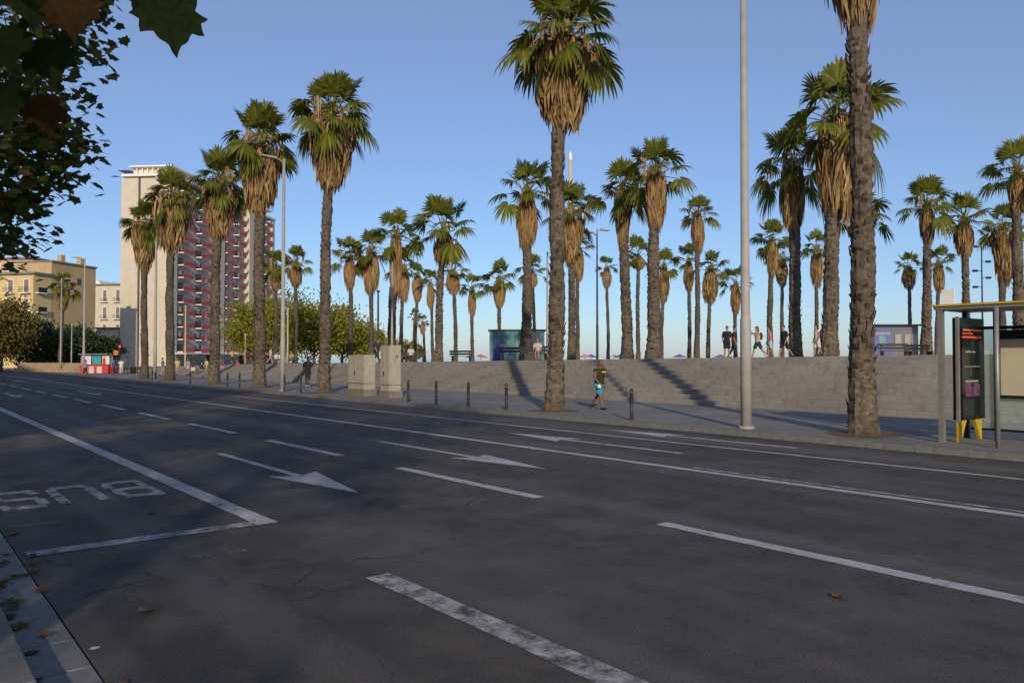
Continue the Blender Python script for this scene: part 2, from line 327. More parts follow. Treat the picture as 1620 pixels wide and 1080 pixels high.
# kerbs
kerb = empty('far_kerb', 'dark stone kerb along the palm pavement', 'kerb'); del kerb['category']; kerb['kind'] = 'structure'
b = MB(); b.box(0.006, 0.994, 0, 0.30, -0.3, 0.125); kme = b.mesh('kerb_stone', M_KERB)
bmt = bmesh.new(); bmt.from_mesh(kme); bmesh.ops.bevel(bmt, geom=[e for e in bmt.edges if min(v.co.z for v in e.verts) > 0], offset=0.018, segments=2, affect='EDGES'); bmt.to_mesh(kme); bmt.free()
for i in range(-12, 90):
    o = obj('kerb_stone', kme, kerb, loc=W(i + 1, NK, rnd.uniform(-0.004, 0.004)), rz=ROADROT + math.pi)
b = MB(); ubox(b, 90.01, 134.6, NK, NK + 0.298, -0.3, 0.125); ubox(b, -80, -11.02, NK, NK + 0.298, -0.3, 0.125); build(b, 'kerb_run', M_KERB, kerb)
nk = empty('near_kerb', 'pale concrete kerb and gutter of the near pavement', 'kerb'); del nk['category']; nk['kind'] = 'structure'
b = MB(); b.box(0.004, 0.996, 0, 0.18, -0.3, 0.135); nkm = b.mesh('near_kerb_stone', M_KERB)
b = MB(); b.box(0.008, 0.592, 0, NG1 - NG0 - 0.01, -0.3, 0.004); gsm = b.mesh('gutter_slab', M_GUT)
for m_ in (nkm, gsm):
    bmt = bmesh.new(); bmt.from_mesh(m_); bmesh.ops.bevel(bmt, geom=[e for e in bmt.edges if min(v.co.z for v in e.verts) > -0.1], offset=0.01, segments=1, affect='EDGES'); bmt.to_mesh(m_); bmt.free()
for i in range(-4, 40): obj('kerb_stone', nkm, nk, loc=W(i + 1, NG0 - .18, rnd.uniform(-0.003, 0.003)), rz=ROADROT + math.pi)
for i in range(-6, 66): obj('gutter_slab', gsm, nk, loc=W(i * 0.6 + 0.6, NG0 + 0.005, rnd.uniform(-0.004, 0.003)), rz=ROADROT + math.pi)
# ---- painted markings on the road
def stripe(name, pts, m, z=0.004): return sheet(name, [W(u, n) for u, n in pts][::-1], m, z, road)
def bar(name, u0, u1, n, wd, m=M_PAINT, z=0.004):
    k = max(1, int(abs(u1 - u0) / 0.35)); L = []; Rr = []
    for i in range(k + 1):
        u = u0 + (u1 - u0) * i / k; L.append((u, n - wd / 2 + rnd.uniform(-.008, .008))); Rr.append((u, n + wd / 2 + rnd.uniform(-.008, .008)))
    b = MB(); vs = [W(u, q, z) for u, q in L + Rr]; b.add(vs, [(i, i + 1, k + 2 + i, k + 1 + i)[::-1] for i in range(k)]); return build(b, name, m, road)
bar('edge_line', 8.75, 60, 3.5, 0.24, M_PAINT); bar('edge_line', -3, 6.05, 3.42, 0.24, M_WORN)
bar('bay_line', 0, 0.01, 0, 0.0001) if False else None
b = MB(); k = 10
vs = [W(8.75 + (0 if j == 0 else 0.24) + rnd.uniform(-.01, .01), 1.12 + (3.38 - 1.12) * i / k, 0.0045) for i in range(k + 1) for j in (0, 1)]
b.add(vs, [(2 * i, 2 * i + 1, 2 * i + 3, 2 * i + 2) for i in range(k)]); build(b, 'bay_line', M_WORN, road)
for i in range(-1, 16):
    e = 8.0 + (i - 1) * 5.9; bar('lane_dash', e, e + 3.75, 7.05, 0.2)
bar('centre_line', -20, 130, 10.82, 0.19); bar('centre_line', -20, 8.5, 11.08, 0.1, M_WORN)
bar('lane_line', -20, 40, 14.05, 0.14)
bar('lane_line', 40, 130, 14.05, 0.12, M_WORN)
def arrow(u0, u1, n, m=M_PAINT):
    s = 1 if u1 > u0 else -1; hu = u1 - s * 2.35
    stripe('direction_arrow', [(u0, n - .075), (hu + s * .25, n - .075), (hu, n - .42), (u1, n), (hu, n + .42), (hu + s * .25, n + .075), (u0, n + .075)][::(-1 if s > 0 else 1)], m)
arrow(15.8, 9.9, 5.3); arrow(15.8, 9.95, 8.95); arrow(9.9, 15.5, 12.55); arrow(8.9, 14.5, 15.2)
for uu in (45, 75, 100): arrow(uu + 6, uu, 5.3); arrow(uu + 6, uu, 8.95)
def glyph(strokes, uc, nc, wd=0.47, ht=1.4, t=0.13, name='painted_letter'):
    b = MB()
    for i, (x0, y0, x1, y1) in enumerate(strokes):       # strokes in a unit box; x across, y up
        p0, p1 = Vector((x0 * wd, y0 * ht)), Vector((x1 * wd, y1 * ht)); d = (p1 - p0).normalized(); q = Vector((-d.y, d.x))
        hw = t / 2 if abs(d.x) < abs(d.y) else t * 0.95
        ps = [p0 - d * t * .4 + q * hw, p0 - d * t * .4 - q * hw, p1 + d * t * .4 - q * hw, p1 + d * t * .4 + q * hw]
        vs = [W(uc + ht / 2 - p.y, nc + wd / 2 - p.x, 0.004 + i * 0.0006) for p in ps]
        b.add(vs, [(0, 1, 2, 3)])
    return build(b, name, M_WORN, road)
glyph([(0, 0, 0, 1), (0, 1, .85, 1), (0, .5, .9, .5), (0, 0, .9, 0), (.9, .06, 1, .2), (1, .2, 1, .38), (1, .38, .9, .48), (.85, .95, .95, .85), (.95, .85, .95, .62), (.95, .62, .88, .53)], 12.4, 2.86)
glyph([(0, .15, 0, 1), (1, .15, 1, 1), (.15, 0, .85, 0), (0, .15, .15, .02), (1, .15, .85, .02)], 12.4, 2.15)
glyph([(.1, 0, .9, 0), (1, .1, 1, .4), (.9, .5, .1, .5), (0, .6, 0, .9), (.1, 1, .9, 1), (0, .2, .1, 0), (1, .8, .9, 1)], 12.35, 1.45)
for (px, py, l) in ((318, 880, .5), (378, 872, .3), (480, 943, .35), (540, 928, .5), (60, 830, .8), (280, 812, .3), (1330, 946, .1)):
    p = gp(px, py); u_, n_ = UN(p); bar('paint_scrap', u_ - .05, u_ + .05 + .1 * l, n_, l * .6, M_GHOST, 0.0036)

# ================================================================== palms
def frond_mesh(r, elev, Lp=1.15, Rb=1.05, nseg=24, droop=0.55):
    b = MB(); pts = []; p = Vector((0.06, 0, 0)); a = elev
    for i in range(6):
        pts.append(p.copy()); p = p + Vector((math.cos(a), 0, math.sin(a))) * Lp / 5; a -= r.uniform(.05, .11) * (.25 if elev > .95 else 1)
    b.tube(pts, [.035, .03, .026, .022, .018, .012], 4, True)
    hub = pts[-1]; d = Vector((math.cos(a), 0, math.sin(a))); s = Vector((0, 1, 0)); up = d.cross(s) * -1
    if up.z < 0: up = -up
    tw = r.uniform(-.6, .6); s = (s * math.cos(tw) + up * math.sin(tw)); up = s.cross(d) if s.cross(d).z > 0 else d.cross(s)
    span = R(r.uniform(105, 128))
    for i in range(nseg):
        ph = -span + 2 * span * (i + .5) / nseg + r.uniform(-.03, .03); L = Rb * (1 - .28 * (ph / span) ** 2) * r.uniform(.9, 1.06)
        dir_ = d * math.cos(ph) + s * math.sin(ph); side = -d * math.sin(ph) + s * math.cos(ph)
        w0 = span / nseg; vs = []; sag = droop * r.uniform(.6, 1.5)
        for rr, hw in ((.06, .06), (.38, .39), (.64, .60), (.83, .30), (1.0, .03)):
            q = hub + dir_ * L * rr + up * (.12 * L * rr * abs(math.sin(ph)))
            q.z -= sag * L * 1.5 * max(0, rr - .4) ** 1.5 + .10 * L * abs(math.sin(ph)) * rr
            if rr > .8: q -= dir_ * L * sag * .35 * (rr - .8) * 2
            ww = w0 * L * hw + .003
            vs += [q + side * ww, q - side * ww]
        b.add(vs, [(2 * k, 2 * k + 1, 2 * k + 3, 2 * k + 2) for k in range(4)])
    return b
def dead_into(b, r, z, az, r0, Ls):
    ca, sa = math.cos(az), math.sin(az); out = Vector((ca, sa, 0)); sd_ = Vector((-sa, ca, 0))
    hub = out * r0 + Vector((0, 0, z)); fl = r.uniform(.0, .22)
    d = (Vector((0, 0, -1)) + out * fl * r.uniform(-.6, 1)).normalized()
    st = out * .1 + Vector((0, 0, z + r.uniform(.25, .5))); b.tube([st, (st + hub) / 2 + out * .12 + Vector((0, 0, .12)), hub], [.03, .025, .015], 3, False)
    for i in range(9):
        ph = R(-20 + 40 * (i + .5) / 9) + r.uniform(-.07, .07); L = Ls * r.uniform(.65, 1.1)
        dir_ = (d * math.cos(ph) + sd_ * math.sin(ph) * .75 + out * r.uniform(-.13, .13)).normalized(); tw = r.uniform(-1.1, 1.1)
        side = sd_ * math.cos(tw) + out * math.sin(tw); vs = []
        for rr, ww in ((0, .03), (.35, .05), (.7, .038), (1, .006)):
            q = hub + dir_ * L * rr - out * .16 * rr * rr * L + sd_ * r.uniform(-.025, .025)
            vs += [q + side * ww, q - side * ww]
        b.add(vs, [(2 * k, 2 * k + 1, 2 * k + 3, 2 * k + 2) for k in range(3)])
def skirt_mesh(r, shape):                             # unit length 1..: spans z 0 .. -2.6, radius about 1
    b = MB(); n = 150
    for i in range(n):
        t = (i + r.random()) / n; z = .15 - 1.75 * t
        if shape == 0: rr = .30 + .50 * (1 - t) ** .8 + .05
        elif shape == 1: rr = .26 + .46 * math.sin(math.pi * (.08 + .84 * t)) ** .9
        else: rr = .34 + .25 * (1 - abs(t - .4))
        dead_into(b, r, z, r.uniform(0, 6.283), rr * r.uniform(.75, 1.12), r.uniform(.75, 1.1))
    return b
def stalk_mesh(r):
    b = MB()
    for i in range(r.randint(4, 6)):
        az = r.uniform(0, 6.28); o = Vector((math.cos(az), math.sin(az), 0)); rr = r.uniform(.5, 1.25); h = r.uniform(.2, 1.0)
        top = o * rr + Vector((0, 0, h)); b.tube([o * .1, o * rr * .5 + Vector((0, 0, h * .9)), top], [.025, .02, .015], 4, False)
        for j in range(14):
            q = top + Vector((r.uniform(-.12, .12), r.uniform(-.12, .12), r.uniform(-.25, .05))); L = r.uniform(.6, 1.3); a = r.uniform(0, 3.14); w_ = .022
            sdv = Vector((math.cos(a), math.sin(a), 0)) * w_; e = q + Vector((r.uniform(-.1, .1), r.uniform(-.1, .1), -L)); m_ = (q + e) / 2 + Vector((r.uniform(-.05, .05), r.uniform(-.05, .05), 0))
            b.add([q + sdv, q - sdv, m_ + sdv * 1.4, m_ - sdv * 1.4, e + sdv * .4, e - sdv * .4], [(0, 1, 3, 2), (2, 3, 5, 4)])
    return b
ELEVS = [80, 62, 45, 28, 10, -8, -28, -48]
FR = {}
for e in ELEVS:
    for k in range(3):
        r_ = random.Random(e * 7 + k); fb = frond_mesh(r_, R(e), r_.uniform(1.1, 1.55), r_.uniform(1.0, 1.2), 20, .10 + .36 * (e < 50) + .2 * (e < 0) + r_.uniform(0, .2))
        FR[e, k] = (fb, fb.mesh('frond', M_FROND))
def crown_plan(r, n, full):
    out = []
    for i in range(n):
        t = (i + .5) / n; az = i * 2.39996 + r.uniform(-.3, .3)
        e = 90 - (full + 4) * t ** 1.35 + r.uniform(-9, 9); e = min(ELEVS, key=lambda q: abs(q - e))
        out.append((e, r.randrange(3), az, -.35 * t * (full / 130), r.uniform(.85, 1.08)))
    return out
CROWN = {}
def crown_joined(k, n, full):
    if (k, n, full) in CROWN: return CROWN[k, n, full]
    r = random.Random(k * 31 + n); b = MB()
    for e, v, az, dz, s in crown_plan(r, n, full):
        ca, sa = math.cos(az) * s, math.sin(az) * s; fb = FR[e, v][0]
        A = np.array(fb.v); B = np.stack([A[:, 0] * ca - A[:, 1] * sa, A[:, 0] * sa + A[:, 1] * ca, A[:, 2] * s + dz], 1)
        b.add(B.tolist(), fb.f)
    CROWN[k, n, full] = b.mesh('crown', M_FROND); return CROWN[k, n, full]
SK = {(s, k): skirt_mesh(random.Random(s * 5 + k), s).mesh('dead_frond_skirt', M_DEAD) for s in range(3) for k in range(3)}
ST = [stalk_mesh(random.Random(60 + k)).mesh('flower_stalks', M_STALK) for k in range(4)]
def trunk_mesh(r, h, r0, r1, lean, detail):
    """tapered trunk with a flared foot, rough rings and the stubs of old leaf bases"""
    b = MB(); seg = 20 if detail else 12; step = .16 if detail else .35; n = int(h / step); ph = r.uniform(0, 6)
    A = []
    for i in range(n + 1):
        z = h * i / n; t = i / n; rad = r0 + (r1 - r0) * t ** .75 + r0 * .28 * math.exp(-z / .5) + .02 * math.sin(z * 2.1 + ph)
        off = lean * (t ** 1.5) + Vector((.05 * math.sin(z * .5 + ph), .05 * math.cos(z * .43 + ph), 0)) * min(1, z / 2)
        for j in range(seg):
            a = 2 * math.pi * j / seg; k = .045 * math.sin(5 * a + z * 9 + ph) * math.sin(4 * a - z * 7) + r.uniform(-.02, .025)
            rr = rad * (1 + k * 2.4); A.append(Vector((off.x + rr * math.cos(a), off.y + rr * math.sin(a), z)))
    fs = [(i * seg + j, i * seg + (j + 1) % seg, (i + 1) * seg + (j + 1) % seg, (i + 1) * seg + j) for i in range(n) for j in range(seg)]
    b.add(A, fs); b.add([A[n * seg + j] for j in range(seg)], [tuple(range(seg))])
    ns = int(h * (26 if detail else 9)); ga = 0
    for i in range(ns):
        z = .5 + (h - .6) * i / ns + r.uniform(-.06, .06); t = max(0, z / h); ga += 2.39996; a = ga + r.uniform(-.2, .2)
        if r.random() < .16: continue
        rad = r0 + (r1 - r0) * t ** .75 + r0 * .28 * math.exp(-z / .5); off = lean * (t ** 1.5) + Vector((.05 * math.sin(z * .5 + ph), .05 * math.cos(z * .43 + ph), 0)) * min(1, z / 2)
        o = Vector((math.cos(a), math.sin(a), 0)); s = Vector((-o.y, o.x, 0)); c = off + o * rad * .93 + Vector((0, 0, z)); w_ = r.uniform(.05, .13) * (r1 / .28); L = r.uniform(.1, .24) * (1.0 if r.random() < .95 else 1.6); q = r.uniform(.02, .075); lift = r.uniform(.2, .9) * L
        tip = c + o * (q + .02) + Vector((0, 0, lift)) + s * r.uniform(-.07, .07)
        b.add([c + s * w_ - Vector((0, 0, .1)), c - s * w_ - Vector((0, 0, .1)), tip - s * w_ * .5, tip + s * w_ * .5, c + o * (q) + s * w_ * .9 - Vector((0, 0, .02)), c + o * (q) - s * w_ * .9 - Vector((0, 0, .02))],
              [(0, 1, 5, 4), (4, 5, 2, 3), (0, 4, 3), (1, 2, 5)])
    return b
PALMS = 'palms of the promenade'
def palm(px, base, Yd, ctop, sbot, wpx, label, cx=None, shape=0, r0=.29, r1=.2, full=112, nf=36, parts=False, group=PALMS, stalks=True, skw=.8):
    """px: where the foot stands; crown top and skirt bottom heights are surveyed at distance Yd"""
    r = random.Random(int(px * 13 + Yd)); cx = cx or px
    zt = dp(cx, ctop, Yd).z; zs = dp(cx, sbot, Yd).z; wm = wpx / F * Yd; sc_ = wm / 3.9
    hub = zt - 1.95 * sc_
    c = dp(cx, 500, Yd); root = empty('palm_tree', label, 'palm', base, 0, group)
    lean = Vector((c.x - base.x, 0, 0)); h = hub - base.z + .2
    k = r.randrange(3)
    build(trunk_mesh(r, h, r0, r1, lean, Yd < 62), 'trunk', M_PBARK, root, smooth=False)
    if parts:
        bb = MB(); bb.tube([(0, 0, -.5), (0, 0, 0), (0, 0, .35), (0, 0, .7)], [.3, .22, .1, .02], 8)
        cr = build(bb, 'crown', M_FROND, root, loc=(lean.x, lean.y, h)); cr.scale = (sc_,) * 3
        for e, v, az, dz, s in crown_plan(r, nf, full):
            o = obj('frond', FR[e, v][1], cr); o.location = (0, 0, dz); o.rotation_euler = (r.uniform(-.12, .12), r.uniform(-.12, .12), az); o.scale = (s, s, s)
    else:
        obj('crown', crown_joined(k, nf, full), root, loc=(lean.x, lean.y, h), rz=r.uniform(0, 6.28), scale=sc_)
    L = hub - zs; o = obj('dead_frond_skirt', SK[shape, k], root, loc=(lean.x, lean.y, h - .3 * sc_), rz=r.uniform(0, 6.28)); sx = sc_ * skw * r.uniform(.92, 1.08); o.scale = (sx, sx, max(.3, (L - .1 * sc_) / 2.45))
    if stalks: obj('flower_stalks', ST[r.randrange(4)], root, loc=(lean.x, lean.y, h), rz=r.uniform(0, 6.28), scale=sc_)
    return root
def kpalm(px, ctop, sbot, wpx, label, **kw):
    Y = rown(px, 18.0); p = dp(px, 600, Y); palm(px, Vector((p.x, Y, .1)), Y, ctop, sbot, wpx, label, parts=True, group='palms planted in the kerbside row', skw=rnd.uniform(1.3, 1.5), **kw)
def ppalm(px, ctop, sbot, wpx, Y, label, **kw):
    rp = random.Random(int(px)); kw['nf'] = kw.get('nf', 30) * 2 // 3 + rp.randint(-2, 3); kw.setdefault('stalks', rp.random() < .5); kw.setdefault('skw', rp.uniform(.68, 1.12)); wpx *= rp.uniform(1.06, 1.2); sbot -= (sbot - ctop) * rp.uniform(0, .08); kw.setdefault('cx', px); px += rp.uniform(-4, 4)
    p = dp(px, 560, Y); u, n = UN(p); palm(px, Vector((p.x, Y, ztop(min(max(u, US0), 92)) - .02)), Y, ctop, sbot, wpx, label, group=kw.pop('group', 'palms on the raised plaza'), **kw)
kpalm(1365, -330, 46, 215, 'palm with thick rough trunk in a soil pit beside the bus shelter', cx=1361, r0=.285, r1=.19, full=96, nf=36)
kpalm(877, -14, 207, 172, 'tall kerbside palm next to the walking man, long tan dead skirt', cx=891, r0=.30, r1=.19, full=124, nf=42)
kpalm(512, 127, 302, 122, 'kerbside palm beside the wide grey utility cabinet', cx=523, r0=.31, r1=.21, full=120, nf=38)
kpalm(410, 172, 338, 116, 'kerbside palm with dark trunk beside the street lamp with lit crown', cx=410, r0=.36, r1=.26, full=122, nf=38)
kpalm(338, 248, 380, 92, 'kerbside palm in front of the red balconied tower, third from the cabinet', cx=346, r0=.36, r1=.26, full=120, nf=34)
kpalm(268, 275, 400, 84, 'kerbside palm in front of the tower corner with broad tan skirt', cx=270, r0=.36, r1=.25, full=118, nf=32)
kpalm(228, 325, 428, 70, 'shortest palm of the kerbside row, before the plain tower wall', cx=228, r0=.33, r1=.22, full=112, nf=28)
S = 'slender far palm with a tan ball of dead fronds, beyond the plaza edge'
SG = 'small far palms behind the plaza'
P = ppalm
P(697, 315, 428, 90, 56, 'palm behind the bollards with wide open crown and tan skirt', cx=702, parts=True, shape=1, full=110)
P(832, 262, 398, 84, 52, 'palm on the step edge beside the glass pavilion with pale tapering skirt', cx=834, parts=True, shape=1, full=112, r0=.42)
P(907, 298, 432, 80, 58, 'palm beside the tall pale mast with double tan skirt', cx=904, parts=True, shape=0, full=112)
P(993, 262, 407, 84, 50, 'palm with dark trunk and long brown skirt above the walking man', cx=986, parts=True, shape=0, r0=.37, r1=.25, full=120, nf=36)
P(1030, 228, 368, 92, 46, 'palm with stout leaning trunk and high feathery crown on the plaza edge', cx=1038, parts=True, shape=2, r0=.42, r1=.27, full=115, nf=38)
P(1262, 210, 372, 108, 46, 'palm behind the dark clothed man with drooping crown and brown skirt', cx=1255, parts=True, shape=2, r0=.36, r1=.28, full=125, nf=36)
P(1316, 112, 348, 158, 42, 'broadest plaza palm with thick trunk and huge crown beside the woman in white', cx=1326, parts=True, shape=2, r0=.44, r1=.30, full=112, nf=42)
P(1467, 287, 392, 78, 58, 'palm behind the shelter with split tan skirt beside the kiosk', cx=1469, parts=True, shape=1, r0=.42, full=100, nf=32)
P(1526, 312, 414, 78, 58, 'palm behind the shelter roof with round bell of dead fronds', cx=1527, parts=True, shape=1, full=92, nf=30)
P(1610, 228, 342, 90, 46, 'palm above the shelter timetable with long brown skirt', cx=1612, parts=True, shape=2, r0=.4, full=108, nf=36)
P(618, 337, 482, 74, 68, 'palm behind the narrow cabinet with very long ragged skirt', cx=626, shape=2, r0=.38, r1=.3, full=115)
P(553, 380, 462, 58, 88, 'palm behind the wide cabinet, nearest the green trees', shape=1, full=115)
P(587, 368, 470, 54, 88, 'palm between the two grey cabinets, behind them', shape=1, full=118)
P(1220, 350, 442, 60, 70, 'palm behind the shirtless walker with pale bulging skirt', cx=1222, shape=1, full=105)
P(1105, 313, 402, 56, 76, 'tall slim palm on the plaza with a small pale skirt of split fronds', shape=1, full=95, nf=30)
P(1352, 300, 384, 84, 62, 'palm hidden behind the thick trunk beside the shelter', cx=1357, shape=1, full=100, nf=30)
P(1590, 330, 458, 64, 62, 'palm behind the shelter glass with shaggy tan skirt', shape=0, full=112)
P(99, 435, 492, 42, 112, 'palm in front of the yellow apartment house', full=115)
P(437, 400, 462, 46, 92, 'yellowish palm behind the street lamp by the green trees', shape=1, full=110)
P(468, 393, 458, 46, 92, 'palm with dark trunk rising out of the green trees', shape=1, full=105)
SMALL = ((717, 405, 472, 46, 92, 'slim palm close behind the open crowned palm by the bollards'), (660, 418, 482, 36, 118, 'small palm behind the bench next to the narrow cabinet'), (681, 430, 490, 38, 116, 'small yellowish palm between the cabinet bench and the open crowned palm'),
    (747, 437, 502, 40, 106, 'lowest palm between the two benches, well clear of its neighbours'), (790, 415, 487, 50, 92, 'palm in front of the turquoise glass of the pavilion'), (843, 405, 458, 46, 102, 'palm just behind the trunk of the pavilion palm'),
    (960, 408, 460, 34, 116, 'thin lone palm behind the twin headed lamp post'), (1010, 378, 428, 50, 90, 'palm glimpsed between the dark trunk and the stout leaning trunk'), (1050, 398, 487, 46, 98, 'palm half behind the stout leaning trunk on the plaza edge'),
    (1090, 390, 462, 46, 96, 'small palm close beside the tall slim palm, on the stout palm side'), (1124, 398, 482, 50, 92, 'small palm close beside the tall slim palm, on the walkers side'), (1164, 425, 497, 50, 94, 'low palm above the pair of people dressed in black'),
    (1237, 385, 455, 44, 100, 'palm tucked behind the palm with pale bulging skirt'), (1293, 370, 458, 46, 92, 'palm above the woman in white, between two thick trunks'), (1438, 402, 462, 40, 104, 'thin palm rising behind the roof of the dark kiosk'), (1486, 394, 470, 42, 98, 'thin palm just beside the split skirted palm behind the shelter sign'),
    (669, 500, 530, 22, 150, 'tiny far palm near the beach behind the cabinet bench, upper one'), (657, 490, 525, 20, 160, 'tiny far palm near the beach, tallest of the tiny pair'), (915, 370, 445, 46, 92, 'palm behind the tall pale mast'), (638, 400, 480, 46, 95, 'palm behind the ragged long skirted palm at the narrow cabinet'))
for px, ct, sb, wp, Y, S in SMALL:
    P(px, ct, sb, wp, Y, S, shape=1, full=98, nf=22, group=SG, stalks=False, r0=.26, r1=.19)

# soil pits at the feet of the kerbside palms
for px in (1365, 877, 512, 410, 338, 268, 228):
    Y = rown(px, 18.0); p = dp(px, 600, Y); u, n = UN(p); b = MB(); vs = [(0, 0, .05)]
    for j in range(28):
        a = 6.2832 * j / 28; rr = .85 * (1 + .1 * math.sin(3 * a + px) + rnd.uniform(-.06, .06)); vs.append((rr * math.cos(a), rr * math.sin(a), rnd.uniform(.0, .006)))
    b.add(vs, [(0, 1 + j, 1 + (j + 1) % 28) for j in range(28)]); build(b, 'tree_pit', M_SOIL, smooth=True, loc=(p.x, Y, .121), kind='structure')

# ================================================================== broadleaf trees
def leaf_poly(s):                                      # five-lobed plane leaf, petiole at the origin, pointing +x
    half = [(0, .0), (.05, .25), (-.08, .34), (.02, .5), (.22, .42), (.33, .62), (.42, .48), (.62, .5), (.6, .3), (.72, .22), (.8, .1), (1.0, 0)]
    pts = half + [(x, -y) for x, y in half[-2:0:-1]]
    return [Vector((x * s, y * s * .95, .05 * s * math.sin(x * 3) - .12 * s * y * y)) for x, y in pts]
def rot_rand(r, droop=.6):
    return Euler((r.uniform(-.9, .9), r.uniform(.1, 1.3) * droop, r.uniform(0, 6.283))).to_matrix()
def plane_foliage(r, clumps, per, size, spread):
    V = []; Fc = []; base = np.array([tuple(p) for p in leaf_poly(1.0)]); n = len(base)
    for c in clumps:
        for i in range(per):
            s = size * r.uniform(.65, 1.2); q = Vector((r.gauss(0, 1), r.gauss(0, 1), r.gauss(0, .75))) * spread + c
            A = base @ np.array(rot_rand(r)).T * s + np.array(q); k = len(V); V.extend(A.tolist()); Fc.append(tuple(range(k, k + n)))
    b = MB(); b.v = V; b.f = Fc; b.m = [0] * len(Fc); return b
def limb(b, r, p0, p1, r0, r1, bend=.3, seg=7):
    p0, p1 = Vector(p0), Vector(p1); n = 6; L = (p1 - p0).length; pts = []
    o = Vector((r.uniform(-1, 1), r.uniform(-1, 1), r.uniform(0, 1))) * bend * L * .25
    for i in range(n + 1):
        t = i / n; pts.append(p0.lerp(p1, t) + o * math.sin(math.pi * t) + Vector((r.uniform(-1, 1), r.uniform(-1, 1), 0)) * .015 * L * (0 < i < n))
    b.tube(pts, [r0 + (r1 - r0) * i / n for i in range(n + 1)], seg)
def plane_tree(seed, hb, ht, rad, nc, per, size=.17):
    r = random.Random(seed); tb = MB(); tb.tube([(0, 0, -.1), (.02, .0, .4), (.05, .03, 1.5), (.03, .08, 3.0), (0, .05, hb)], [.34, .25, .21, .19, .17], 12)
    clumps = []; zc = (hb + ht) / 2; hz = (ht - hb) / 2
    while len(clumps) < nc:
        v = Vector((r.uniform(-1, 1), r.uniform(-1, 1), r.uniform(-1, 1)))
        if not .3 < v.length < 1: continue
        clumps.append(Vector((v.x * rad, v.y * rad, zc + v.z * hz)))
    tops = []
    for i in range(6):
        a = i * 1.05 + r.uniform(-.3, .3); e = Vector((math.cos(a) * rad * .55, math.sin(a) * rad * .55, zc + r.uniform(-.3, .5) * hz)); limb(tb, r, (0, .05, hb - .4 + .1 * i), e, .11, .05); tops.append(e)
    for c in clumps: t = min(tops, key=lambda e: (e - c).length); limb(tb, r, t, c, .035, .01, .4, 4)
    return tb.mesh('trunk', M_TBARK), plane_foliage(r, clumps, per, size, .4).mesh('crown', M_PLANE)
TA = plane_tree(11, 3.2, 9.5, 3.0, 12, 2)
PG = 'plane trees along the near pavement'
def put_plane(u, n, T, label, rz=0, s=1.0):
    o = empty('plane_tree', label, 'tree', W(u, n, .12), rz, PG); o.scale = (s,) * 3; obj('trunk', T[0], o); return o
T1 = put_plane(14.2, -3.4, TA, 'plane tree with dark autumn foliage overhanging the bus bay', 0.4, 1.0)
r8 = random.Random(8); cl8 = []; SIL = ((-60, 210), (0, 185), (60, 150), (110, 128), (180, 132), (240, 138), (300, 95), (350, 82), (400, 95), (425, 10))
def edge_at(y):
    for (y0, x0), (y1, x1) in zip(SIL, SIL[1:]):
        if y0 <= y <= y1: return x0 + (x1 - x0) * (y - y0) / (y1 - y0)
    return 0
tb8 = MB(); tips = [Vector((-7.4, 10.4, 7.2)), Vector((-7.6, 11.2, 5.6)), Vector((-8.0, 9.8, 4.6)), Vector((-7.9, 12.0, 4.4))]
for t_ in tips: limb(tb8, r8, W(14.2, -3.4, 4.2), t_, .1, .045)
while len(cl8) < 90:
    y_ = r8.uniform(-60, 415); x_ = edge_at(y_) - 26 - abs(r8.gauss(0, 95)); Y_ = r8.uniform(9.3, 12.8); c_ = dp(x_, y_, Y_); cl8.append(c_)
    limb(tb8, r8, min(tips, key=lambda e: (e - c_).length), c_, .022, .006, .4, 4)
for i_ in range(60):
    v_ = Vector((r8.uniform(-1, 1), r8.uniform(-1, 1), r8.uniform(-1, 1)))
    c_ = W(14.2, -3.4, 7.2) + Vector((v_.x * 3.0, v_.y * 3.4, v_.z * 3.0)); cl8.append(c_); limb(tb8, r8, W(14.2, -3.4, 4.2), c_, .05, .01, .3, 4)
inv8 = (Matrix.Translation(W(14.2, -3.4, .12)) @ Matrix.Rotation(.4, 4, 'Z')).inverted()
for bb_, nm_, mm_ in ((tb8, 'branches', M_TBARK), (plane_foliage(r8, cl8, 36, .15, .24), 'crown', M_PLANE)):
    bb_.v = [tuple(inv8 @ Vector(v)) for v in bb_.v]; o8 = build(bb_, nm_, mm_, T1)
    if nm_ != 'branches': o8['kind'] = 'stuff'
# the tree whose twig hangs over the photographer
r5 = random.Random(5); t0 = empty('plane_tree', 'plane tree whose leafy twig hangs low before the blue sky', 'tree', (-3.1, .6, .12), 0, PG)
tb = MB(); tb.tube([(0, 0, -.1), (0, 0, .5), (.03, .02, 2), (0, 0, 4.5), (0, 0, 6.5)], [.34, .25, .2, .17, .12], 12)
cl = [Vector((r5.uniform(-1, 1) * 4.0, r5.uniform(-1, 1) * 3.6 - 1, 8.2 + r5.uniform(-1, 1) * 2.6)) for _ in range(80)]
for c in cl[::3]: limb(tb, r5, (0, 0, r5.uniform(4.5, 6.4)), c, .06, .015, .3, 5)
TW = Vector((-3.1, .6, .12))
def rel(px, py, Y): return dp(px, py, Y) - TW
twig = [Vector((0, 0, 3.6)), rel(-420, -280, 2.0), rel(-60, -90, 2.15), rel(120, -40, 2.05), rel(262, -22, 1.95)]
tb.tube(twig, [.06, .03, .014, .009, .005], 6)
build(tb, 'trunk', M_TBARK, t0, smooth=True); build(plane_foliage(r5, cl, 70, .17, .6), 'crown', M_PLANE, t0, kind='stuff')
